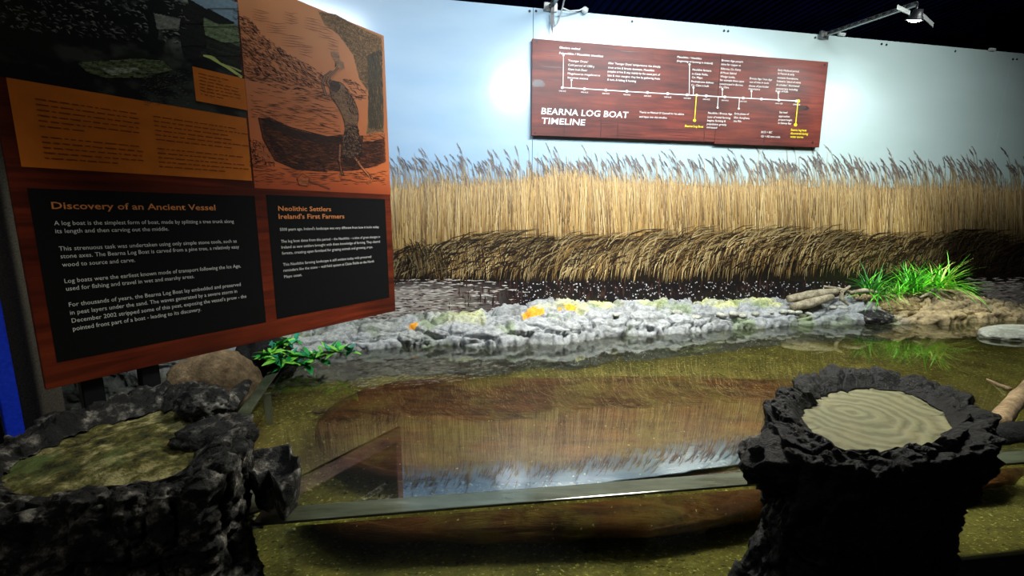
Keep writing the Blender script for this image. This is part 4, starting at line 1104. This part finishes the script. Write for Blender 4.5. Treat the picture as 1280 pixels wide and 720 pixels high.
# stump builder: radial surface with bark ridges, raised rim and cut top
def stump(name, plan, ztop, zbot, rimw, m_side, m_top, label, seed, rim_h=0.03, topcol=None, flare=0.05, na=460, dome=0.0, tilt=(0, 0), undercut=0.10):
    root = empty(name, (plan['c'][0], plan['c'][1], 0), label, 'stump')
    cx_, cy_ = plan['c']
    def R(th): return np.interp(np.mod(th, 2 * math.pi), plan['th'], plan['r'], period=2 * math.pi)
    th = np.linspace(0, 2 * math.pi, na, endpoint=False)
    nz = 170; V = []
    H = ztop - zbot
    for k in range(nz + 1):
        t = k / nz                       # 0 bottom .. 1 rim outer top
        z = zbot + H * t
        sc = 1 - undercut * np.exp(-((t - 0.80) / 0.10) ** 2) + flare * (1 - t) ** 2 - 0.0
        V.append(np.stack([np.cos(th) * R(th) * sc, np.sin(th) * R(th) * sc, np.full(na, z)], 1))
    nr = 44
    for k in range(1, nr + 1):           # over the rim to the cut face
        t = k / nr; rr = R(th) * (1 - t * rimw); hump = math.sin(math.pi * t) * rim_h - t * rim_h * 0.4
        V.append(np.stack([np.cos(th) * rr, np.sin(th) * rr, np.full(na, ztop + hump)], 1))
    V = np.array(V); K = V.shape[0]; V = V.reshape(-1, 3)
    P = V + seed * 3.1
    rid = fbm(P * np.array([1, 1, 0.35]), 9, 5, 0.6, True); lum = fbm(P, 6, 4, 0.5); fine = fbm(P, 30, 4, .6)
    wave = fbm(P * np.array([1, 1, 2.5]), 12, 4, .55, True)
    g1, g2, gi = cells(P * np.array([1, 1, 0.6]), 16.0); gk = np.clip(1 - (g2 - g1) / 0.18, 0, 1)
    dn = 0.024 * rid + 0.034 * lum + 0.014 * fine + 0.016 * wave - 0.016 * gk + 0.012 * (gi - .5) + 0.006 * fbm(P, 70, 3, .6, True)
    rad = V[:, :2] / np.maximum(np.linalg.norm(V[:, :2], axis=1), 1e-6)[:, None]
    kk = np.repeat(np.arange(K), na); ontop = np.clip((kk - nz) / nr, 0, 1)
    V[:, :2] += rad * (dn * (1 - 0.6 * ontop))[:, None]
    V[:, 2] += (0.020 * lum + 0.022 * rid + 0.014 * fine + 0.016 * wave - 0.014 * gk + 0.010 * (gi - .5)) * np.clip((kk - nz * 0.85) / (nz * .15), 0, 1) * (1 - 0.75 * np.clip((ontop - .7) / .3, 0, 1))
    V[:, 2] += (tilt[0] * V[:, 0] + tilt[1] * V[:, 1]) * np.clip(kk / nz, 0, 1)
    V += np.array([cx_, cy_, 0])
    a = np.arange((K - 1) * na); i = a // na; j = a % na; j2 = (j + 1) % na
    FQ = np.stack([i * na + j, i * na + j2, (i + 1) * na + j2, (i + 1) * na + j], 1)
    bark = from_np('bark', V, FQ, m_side, root, smooth=True)
    inner = V.reshape(K, na, 3)[-1]; cen = inner.mean(0)
    VV = [cen + np.array([0, 0, dome])]; nc = 40
    Vt = []
    for k in range(nc + 1):
        s = k / nc * 1.03; ring = cen + (inner - cen) * s; ring = ring.copy()
        ring[:, 2] = cen[2] + (inner[:, 2] - cen[2]) * min(s, 1) ** 8 + dome * (1 - s * s) - 0.004
        Vt.append(ring)
    Vt = np.array(Vt).reshape(-1, 3)
    Vt[:, 2] += 0.004 * fbm(Vt, 14, 4) + (0.012 * fbm(Vt + 4, 22, 4) if topcol else 0)
    a = np.arange(nc * na); i = a // na; j = a % na; j2 = (j + 1) % na
    FQ = np.stack([i * na + j, i * na + j2, (i + 1) * na + j2, (i + 1) * na + j], 1)
    cut = from_np('cut_face', Vt, FQ, m_top, root, smooth=True)
    return root, V.reshape(K, na, 3)
def plan_from_px(pts, z, c):
    th, r = [], []
    for (x, y) in pts:
        p = on_z(x, y, z); dx, dy = p.x - c[0], p.y - c[1]; th.append(math.atan2(dy, dx) % (2 * math.pi)); r.append(math.hypot(dx, dy))
    o = np.argsort(th); return {'c': c, 'th': np.array(th)[o], 'r': np.array(r)[o]}

M_cut = mat('pale_cut_wood', rough=0.75)
_g = nd(M_cut, 'ShaderNodeTexWave'); _g.wave_type = 'RINGS'; _g.rings_direction = 'Z'; _g.inputs['Scale'].default_value = 9; _g.inputs['Distortion'].default_value = 9; _g.inputs['Detail'].default_value = 3; _g.inputs['Detail Scale'].default_value = 1.2
_mp = nd(M_cut, 'ShaderNodeMapping'); _mp.inputs['Location'].default_value = (-0.83, -1.02, 0)
_ge = nd(M_cut, 'ShaderNodeNewGeometry'); lk(M_cut, _ge.outputs['Position'], _mp.inputs['Vector']); lk(M_cut, _mp.outputs[0], _g.inputs['Vector'])
_cc = ramp(M_cut, _g.outputs['Fac'], [(0.2, lc(84, 83, 54)), (0.8, lc(104, 104, 72))])
_cc = mixc(M_cut, ramp(M_cut, noise(M_cut, 16, 5, .6), [(0.5, (0, 0, 0, 1)), (0.7, (.6, .6, .6, 1))]), _cc, lc(120, 112, 78))
setc(M_cut, _cc); setn(M_cut, bump(M_cut, _g.outputs['Fac'], 0.35, 0.004))
M_moss = rock_mat('mossy_cut_wood', [(0.36, lc(34, 36, 14)), (0.5, lc(106, 102, 44)), (0.62, lc(196, 188, 128))], 20, .9, 1.0, .02,
                  [(7, 0.55, 0.68, lc(98, 116, 58)), (10, 0.62, 0.7, lc(150, 112, 52))], 50)
zR = EYE - 0.47
cR = on_z(1100, 520, zR); cR = (cR.x, cR.y)
plR = plan_from_px([(978, 545), (1000, 500), (1030, 476), (1075, 472), (1130, 477), (1180, 492), (1203, 520), (1207, 548), (1180, 572), (1120, 588), (1040, 590), (995, 572)], zR, cR)
rs, RV = stump('tree_stump', plR, zR, 0.0, 0.30, M_barkblack, M_cut, 'black rugged tree stump with smooth pale cut top, standing at the right of the rail', 3, rim_h=0.012, flare=0.03, undercut=0.05)
# broken root hook over the rail, dark boulders at its foot
hk = on_z(962, 572, zR - 0.06)
rock_np('bark_knob', (on_z(985, 578, zR - .05) ), (0.085, 0.06, 0.05), M_barkblack, 5, .45, 2.0, 4, .3, True, parent=rs)
rock_np('bark_knob', (on_z(958, 568, zR - .07) ), (0.055, 0.04, 0.032), M_barkgrey, 6, .5, 2.4, 4, .5, True, parent=rs)
rb1 = rock_np('boulder', (0.62, 0.99, 0.30), (0.13, 0.075, 0.36), M_barkblack, 8, .28, 2.2, 5, .1, True, zmin=0.0, crackamp=.06)
tag(rb1, 'dark rough boulder standing at the left foot of the right stump', 'boulder')

zL = EYE - 0.56
cL = on_z(135, 565, zL); cL = (cL.x, cL.y)
plL = plan_from_px([(-80, 600), (-30, 570), (40, 548), (100, 520), (165, 503), (220, 492), (262, 492), (286, 520), (300, 556), (292, 590), (262, 612), (190, 625), (100, 640), (10, 655), (-70, 640)], zL, cL)
ls, LVt = stump('tree_stump', plL, zL, 0.0, 0.36, M_barkgrey, M_moss, 'broad grey barked stump with mossy green cut top in the left foreground', 9, rim_h=0.018, topcol=True, flare=-0.04, dome=0.01, undercut=0.08)
rock_np('bark_knob', on_z(258, 505, zL + .02), (0.085, 0.06, 0.04), M_barkgrey, 11, .35, 2.2, 5, -.6, True, parent=ls, crackamp=.08)
rock_np('bark_knob', on_z(262, 545, zL + .0), (0.07, 0.055, 0.035), M_barkgrey, 12, .3, 2.2, 4, .4, True, parent=ls, crackamp=.08)
# hollow bark flap hooking over the tank corner
def flap():
    pts = [(306, 566), (330, 562), (350, 557), (364, 556), (366, 566), (378, 574), (379, 586), (366, 600), (352, 610), (344, 606), (336, 592), (318, 600), (304, 590)]
    z = EYE - 0.63; ring = [on_z(x, y, z) for x, y in pts]
    n = len(ring); dense = []
    for i in range(n):
        for q in range(8): dense.append(ring[i].lerp(ring[(i + 1) % n], q / 8))
    c = sum(dense, Vector()) / len(dense); V = []; K = 16
    N = len(dense)
    for k in range(K + 1):                      # outer shell downwards, lip, inner shell
        t = k / K
        for p in dense:
            if t < 0.45: s = 1.0 - 0.35 * (1 - t / .45) ; zz = -0.11 * (1 - t / .45)
            elif t < 0.6: s = 1.0 - 0.16 * (t - .45) / .15; zz = 0.006
            else: s = 0.84 * (1 - (t - .6) / .4) ** .6 ; zz = -0.05 * ((t - .6) / .4) ** .5
            q = c + (p - c) * s; V.append((q.x, q.y, q.z + zz))
    V = np.array(V); V += 0.012 * np.stack([fbm(V, 22, 4), fbm(V + 5, 22, 4), fbm(V + 9, 22, 4)], 1)
    a = np.arange(K * N); i = a // N; j = a % N; j2 = (j + 1) % N
    return V, np.stack([i * N + j, i * N + j2, (i + 1) * N + j2, (i + 1) * N + j], 1)
V, FQ = flap(); from_np('bark_flap', V, FQ, M_barkgrey, ls, smooth=True)
rc = rock_np('boulder', (-0.74, 0.93, 0.34), (0.10, 0.09, 0.40), M_barkgrey, 15, .25, 2.4, 5, .1, True, zmin=0.0, crackamp=.07)
tag(rc, 'dark grey boulder at the tank corner below the left stump', 'boulder')

# rocks behind the left stump
M_tan = rock_mat('tan_cast_rock', [(0.3, lc(84, 68, 46)), (0.55, lc(150, 126, 92)), (0.75, lc(196, 174, 136))], 9, .85, .8, .01)
rt = rock_np('boulder', (-1.40, 1.98, WATER - 0.06), (0.21, 0.20, 0.24), M_tan, 21, .14, 1.6, 5, .4, crackamp=.05, zmin=0.0)
tag(rt, 'smooth tan boulder under the information board behind the left stump', 'boulder')
rd = rock_np('boulder', (-1.35, 2.32, WATER - 0.08), (0.17, 0.16, 0.20), M_barkblack, 22, .3, 2.2, 5, .4, True, crackamp=.07)
tag(rd, 'knobbly black rock between the tan boulder and the leafy sprig', 'rock')
rw = tube('driftwood', [on_z(262, 530, WATER + .03), on_z(280, 512, WATER + .04), on_z(300, 490, WATER + .05), on_z(310, 478, WATER + .05)], [.022, .034, .030, .015], M_barkgrey, seg=12, wob=.15, rnd=rnd)
tag(rw, 'short piece of grey bark lying against the left side rail', 'driftwood')

# ------------------------------------------------------------------ things on the ledge
M_drift = rock_mat('weathered_driftwood', [(0.3, lc(96, 86, 66)), (0.5, lc(160, 148, 122)), (0.75, lc(202, 192, 168))], 20, .8, .8, .005)
def log(pxs, radii, label, name='driftwood', m=M_drift, dz=0.0, n0=2.78, seg=14, wob=.06):
    pts = []
    for (x, y, z) in pxs: p = on_plane(x, y, WN, n0 - z); pts.append(p)
    zmid = ledge_z(pts[len(pts) // 2]); 
    # resample for a knotty outline
    P2 = []; R2 = []
    for i in range(len(pts) - 1):
        for q in range(6): P2.append(pts[i].lerp(pts[i + 1], q / 6)); R2.append(radii[i] + (radii[i + 1] - radii[i]) * q / 6)
    P2.append(pts[-1]); R2.append(radii[-1])
    o = tube(name, P2, R2, m, seg=seg, wob=wob, rnd=rnd); tag(o, label, 'driftwood'); return o
log([(986, 374, 0), (1010, 369, 0), (1046, 363.5, 0)], [.028, .034, .026], 'upper grey driftwood log on the ledge left of the grass')
log([(990, 384, .05), (1012, 379, .05), (1040, 371, .05)], [.026, .036, .024], 'lower grey driftwood log on the ledge left of the grass')
log([(1030, 358, 0), (1048, 361, 0), (1064, 365, 0)], [.008, .013, .010], 'thin pale stick behind the two driftwood logs')
log([(1062, 358, .02), (1052, 365, .04), (1052, 374, .05), (1060, 381, .05)], [.010, .013, .014, .008], 'curled pale root between the driftwood logs and grass', m=M_drift)
log([(1062, 366, .02), (1080, 363, .03), (1100, 366, .02)], [.012, .018, .012], 'brown root lying under the left grass clump')
log([(1150, 372, .12), (1170, 362, .10), (1186, 372, .12), (1200, 384, .14)], [.008, .012, .012, .006], 'brown root arching over the earth mound below the grass')
log([(1168, 360, .12), (1178, 376, .16), (1190, 392, .18)], [.008, .009, .005], 'thin root hanging down the earth mound')
M_earth = rock_mat('earth_mound', [(0.3, lc(54, 44, 28)), (0.5, lc(132, 112, 72)), (0.72, lc(200, 182, 134))], 12, .9, 1.0, .012, None, 50)
for (px, py, n_, rad, lab, mm, sd) in [
    (1175, 372, 2.76, (.22, .14, .13), 'brown earthy mound under the right grass clump', M_earth, 31),
    (1120, 378, 2.72, (.20, .12, .09), 'tan rocky lump under the middle grass clump', M_earth, 32),
    (1232, 388, 2.66, (.30, .14, .07), 'low dark sloping rock right of the grass mound', M_earth, 33),
    (1090, 392, 2.66, (.17, .10, .06), 'grey cracked rock below the left grass clump', M_barkgrey, 34)]:
    p = on_plane(px, py, WN, n_); p.z = max(p.z - rad[2] * .6, WATER - .02)
    tag(rock_np('rock', p, rad, mm, sd, .28, 2.2, 5, .2, False, crackamp=.07), lab, 'rock')
fs = on_z(1270, 417, WATER + .01)
tag(rock_np('flat_stone', fs, (.30, .13, .06), rock_mat('pale_stone', [(0.3, lc(120, 120, 104)), (0.6, lc(190, 190, 176)), (0.8, lc(220, 220, 208))], 8), 41, .16, 2, 5, .3, False, .5), 'flat white stone breaking the water at the far right', 'stone')
# loose stones on the ledge
M_peb = rock_mat('pale_pebble', [(0.3, lc(120, 120, 108)), (0.6, lc(186, 186, 172)), (0.8, lc(214, 212, 200))], 10, .8, .6, .004)
proto = None; prr = random.Random(5)
PL_ = ['loose pale stone on the ledge left of the middle, low near the water', 'loose pale stone high on the ledge below the timeline board right end', 'small stone just right of the high stone on the middle ledge',
       'lone pale stone low on the ledge before the row of five', 'leftmost stone of the row of five along the waterline', 'second stone from the left in the waterline row', 'middle stone of the waterline row below the logs',
       'fourth stone of the waterline row below the logs', 'rightmost stone of the waterline row below the logs', 'pale stone just right below the lower driftwood log', 'small stone on the ledge crest left of the driftwood logs',
       'leftmost loose stone on the rock ledge', 'second loose stone from the left on the rock ledge', 'stone at the water edge below the curled root', 'small stone tucked directly under the lower driftwood log', 'small stone on the ledge crest below the yellow timeline mark']
peb = [(846, 396), (902, 388), (918, 384), (944, 396), (962, 401), (978, 403), (995, 401), (1010, 396), (1024, 397), (1040, 392), (930, 374), (770, 396), (795, 392), (1052, 398), (988, 393), (870, 384)]
for i, (px, py) in enumerate(peb):
    if proto is None:
        proto = rock_np('pebble', (0, 0, 0), (1, .72, .42), M_peb, 51, .22, 1.8, 3); o = proto
    else:
        o = proto.copy(); C.objects.link(o)
    p = on_ledge(px, py, n0=2.72); s = prr.uniform(.026, .046)
    o.location = p + Vector((0, 0, s * .2)); o.scale = (s, s, s); o.rotation_euler = (prr.uniform(-.2, .2), prr.uniform(-.2, .2), prr.uniform(0, 6.28))
    tag(o, PL_[i], 'stone', 'loose stones on the ledge')

# driftwood branch at far right behind the rail
def branch(name, pxz, radii, m, label):
    pts = [on_z(x, y, z) for x, y, z in pxz]; P2 = []; R2 = []
    for i in range(len(pts) - 1):
        for q in range(6): P2.append(pts[i].lerp(pts[i + 1], q / 6)); R2.append(radii[i] + (radii[i + 1] - radii[i]) * q / 6)
    P2.append(pts[-1]); R2.append(radii[-1])
    o = tube(name, P2, R2, m, seg=14, wob=.10, rnd=rnd); tag(o, label, 'driftwood'); return o
W0 = WATER
branch('driftwood', [(1150, 556, W0), (1215, 549, W0), (1250, 546, W0), (1310, 540, W0)], [.04, .045, .045, .05], M_barkblack, 'thick dark branch lying behind the rail right of the stump')
branch('driftwood', [(1190, 538, W0 + .01), (1225, 536, W0 + .02), (1250, 526, W0 + .03), (1266, 505, W0 + .03), (1284, 484, W0 + .03), (1310, 462, W0 + .03)], [.012, .020, .030, .030, .026, .03], M_tan, 'tan curved root rising from the dark branch at the far right')
branch('driftwood', [(1262, 486, W0 + .015), (1248, 481, W0 + .005), (1234, 474, W0)], [.010, .008, .004], M_tan, 'short tan twig forking off the curved root at the far right')
# stone and twig resting under water
tag(rock_np('pebble', Vector((-0.93, 2.02, BOT + .02)), (.035, .03, .025), M_tan, 61, .2, 2, 3), 'single yellow-brown pebble on the sand beside the left end of the boat', 'stone')

# ------------------------------------------------------------------ grass clumps
def blade_mesh(L, w, bend, seed):
    n = 5; V = []; 
    for i in range(n + 1):
        t = i / n; ww = w * (1 - t ** 1.6) + 0.0006; x = bend * L * t * t; zz = L * (t - 0.35 * bend * t * t)
        V += [(x, -ww / 2, zz), (x + 0.12 * ww, 0, zz - 0.15 * ww), (x, ww / 2, zz)]
    FQ = []
    for i in range(n):
        a = 3 * i; FQ += [(a, a + 1, a + 4, a + 3), (a + 1, a + 2, a + 5, a + 4)]
    me = bpy.data.meshes.new('blade'); me.from_pydata(V, [], FQ); me.update()
    for p in me.polygons: p.use_smooth = True
    return me
def clump(pos, count, Lr, mats, spread, lean, label, seed):
    r = random.Random(seed); root = empty('grass_clump', pos, label, 'plant', 'grass clumps on the ledge')
    kinds = []
    for q in range(9):
        me = blade_mesh(1.0, 0.045, r.uniform(.15, .75), q); me.materials.append(mats[q % len(mats)]); kinds.append(me)
    for i in range(count):
        o = bpy.data.objects.new('blade', kinds[r.randrange(9)]); C.objects.link(o); o.parent = root
        az = r.uniform(0, 2 * math.pi); el = r.uniform(0.05, spread)
        L = r.uniform(*Lr)
        o.rotation_euler = (0, el, az); o.scale = (L, L * r.uniform(.8, 1.2), L)
        o.location = (r.gauss(0, .035) + lean * .05, r.gauss(0, .03), -0.01)
    return root
def gpos(px, py, n): return on_plane(px, py, WN, n)
clump(gpos(1093, 366, 2.78), 95, (.16, .30), [M_grass_d, M_grass, M_grass_d], 1.35, -.3, 'darker green grass tuft at the left of the ledge greenery', 1)
clump(gpos(1118, 366, 2.74), 60, (.12, .20), [M_grass_y, M_grass, M_grass_d], 1.4, 0, 'yellowish short grass tuft between the two green tufts', 2)
clump(gpos(1140, 362, 2.76), 120, (.18, .31), [M_grass, M_grass, M_grass_d], 1.15, .1, 'bright green grass tuft in the middle of the ledge greenery', 3)
clump(gpos(1172, 358, 2.76), 120, (.18, .34), [M_grass, M_grass, M_grass_y], 1.45, .4, 'bright green spreading grass tuft on the earth mound at right', 4)
for o in list(C.objects):
    if o.name.startswith('grass_clump') and 'group' in o: pass

# ------------------------------------------------------------------ leafy sprigs
def leaf_me(m, w=.36):
    V = []; n = 6
    for i in range(n + 1):
        t = i / n; ww = w * math.sin(math.pi * (0.04 + 0.96 * t) ** .85) * .5 + .004; zz = -.25 * t * t
        V += [(t, -ww, zz + .12 * ww), (t, 0, zz - .06 * ww), (t, ww, zz + .12 * ww)]
    FQ = []
    for i in range(n):
        a = 3 * i; FQ += [(a, a + 1, a + 4, a + 3), (a + 1, a + 2, a + 5, a + 4)]
    me = bpy.data.meshes.new('leaf'); me.from_pydata(V, [], FQ); me.update(); me.materials.append(m)
    for p in me.polygons: p.use_smooth = True
    return me
lms = [leaf_me(M_leaf), leaf_me(M_leaf), leaf_me(M_leaf_l), leaf_me(M_leaf_b), leaf_me(M_leaf_l, .3)]
def sprig(px_pts, z, n, label, seed, Lr=(.055, .09)):
    r = random.Random(seed); pts = [on_z(x, y, z + dz) for x, y, dz in px_pts]
    root = empty('leafy_sprig', pts[0], label, 'plant', 'leafy sprigs by the side rail')
    tube('stem', pts, [.003] * len(pts), M_stem, root, seg=6)
    for i in range(n):
        t = r.random() * (len(pts) - 1.001); k = int(t); p = pts[k].lerp(pts[k + 1], t - k)
        o = bpy.data.objects.new('leaf', lms[r.randrange(5)]); C.objects.link(o); o.parent = root
        o.location = p - pts[0]; L = r.uniform(*Lr); o.scale = (L, L, L)
        o.rotation_euler = (r.uniform(-.5, .5), r.uniform(-.95, .15), r.uniform(0, 6.28))
zS = WATER + .07
sprig([(345, 452, 0), (338, 440, .02), (352, 430, .04), (375, 426, .03)], zS, 52, 'leafy green sprig at the top end of the side rail, upper left of three', 1)
sprig([(345, 452, 0), (362, 446, .03), (385, 446, .02), (400, 450, 0)], zS - .02, 50, 'leafy green sprig spreading in the middle over the water', 2)
sprig([(385, 446, 0), (405, 440, .03), (425, 440, .03), (440, 440, .04)], zS - .01, 34, 'leafy green sprig pointing right along the ledge', 3)
sprig([(345, 452, 0), (370, 456, .01), (392, 458, 0)], zS - .03, 34, 'low leafy sprig trailing in the shade nearest the water', 4)
sprig([(340, 450, 0), (330, 446, .01), (322, 450, 0)], zS - .01, 20, 'small leafy sprig left of the side rail end', 5)
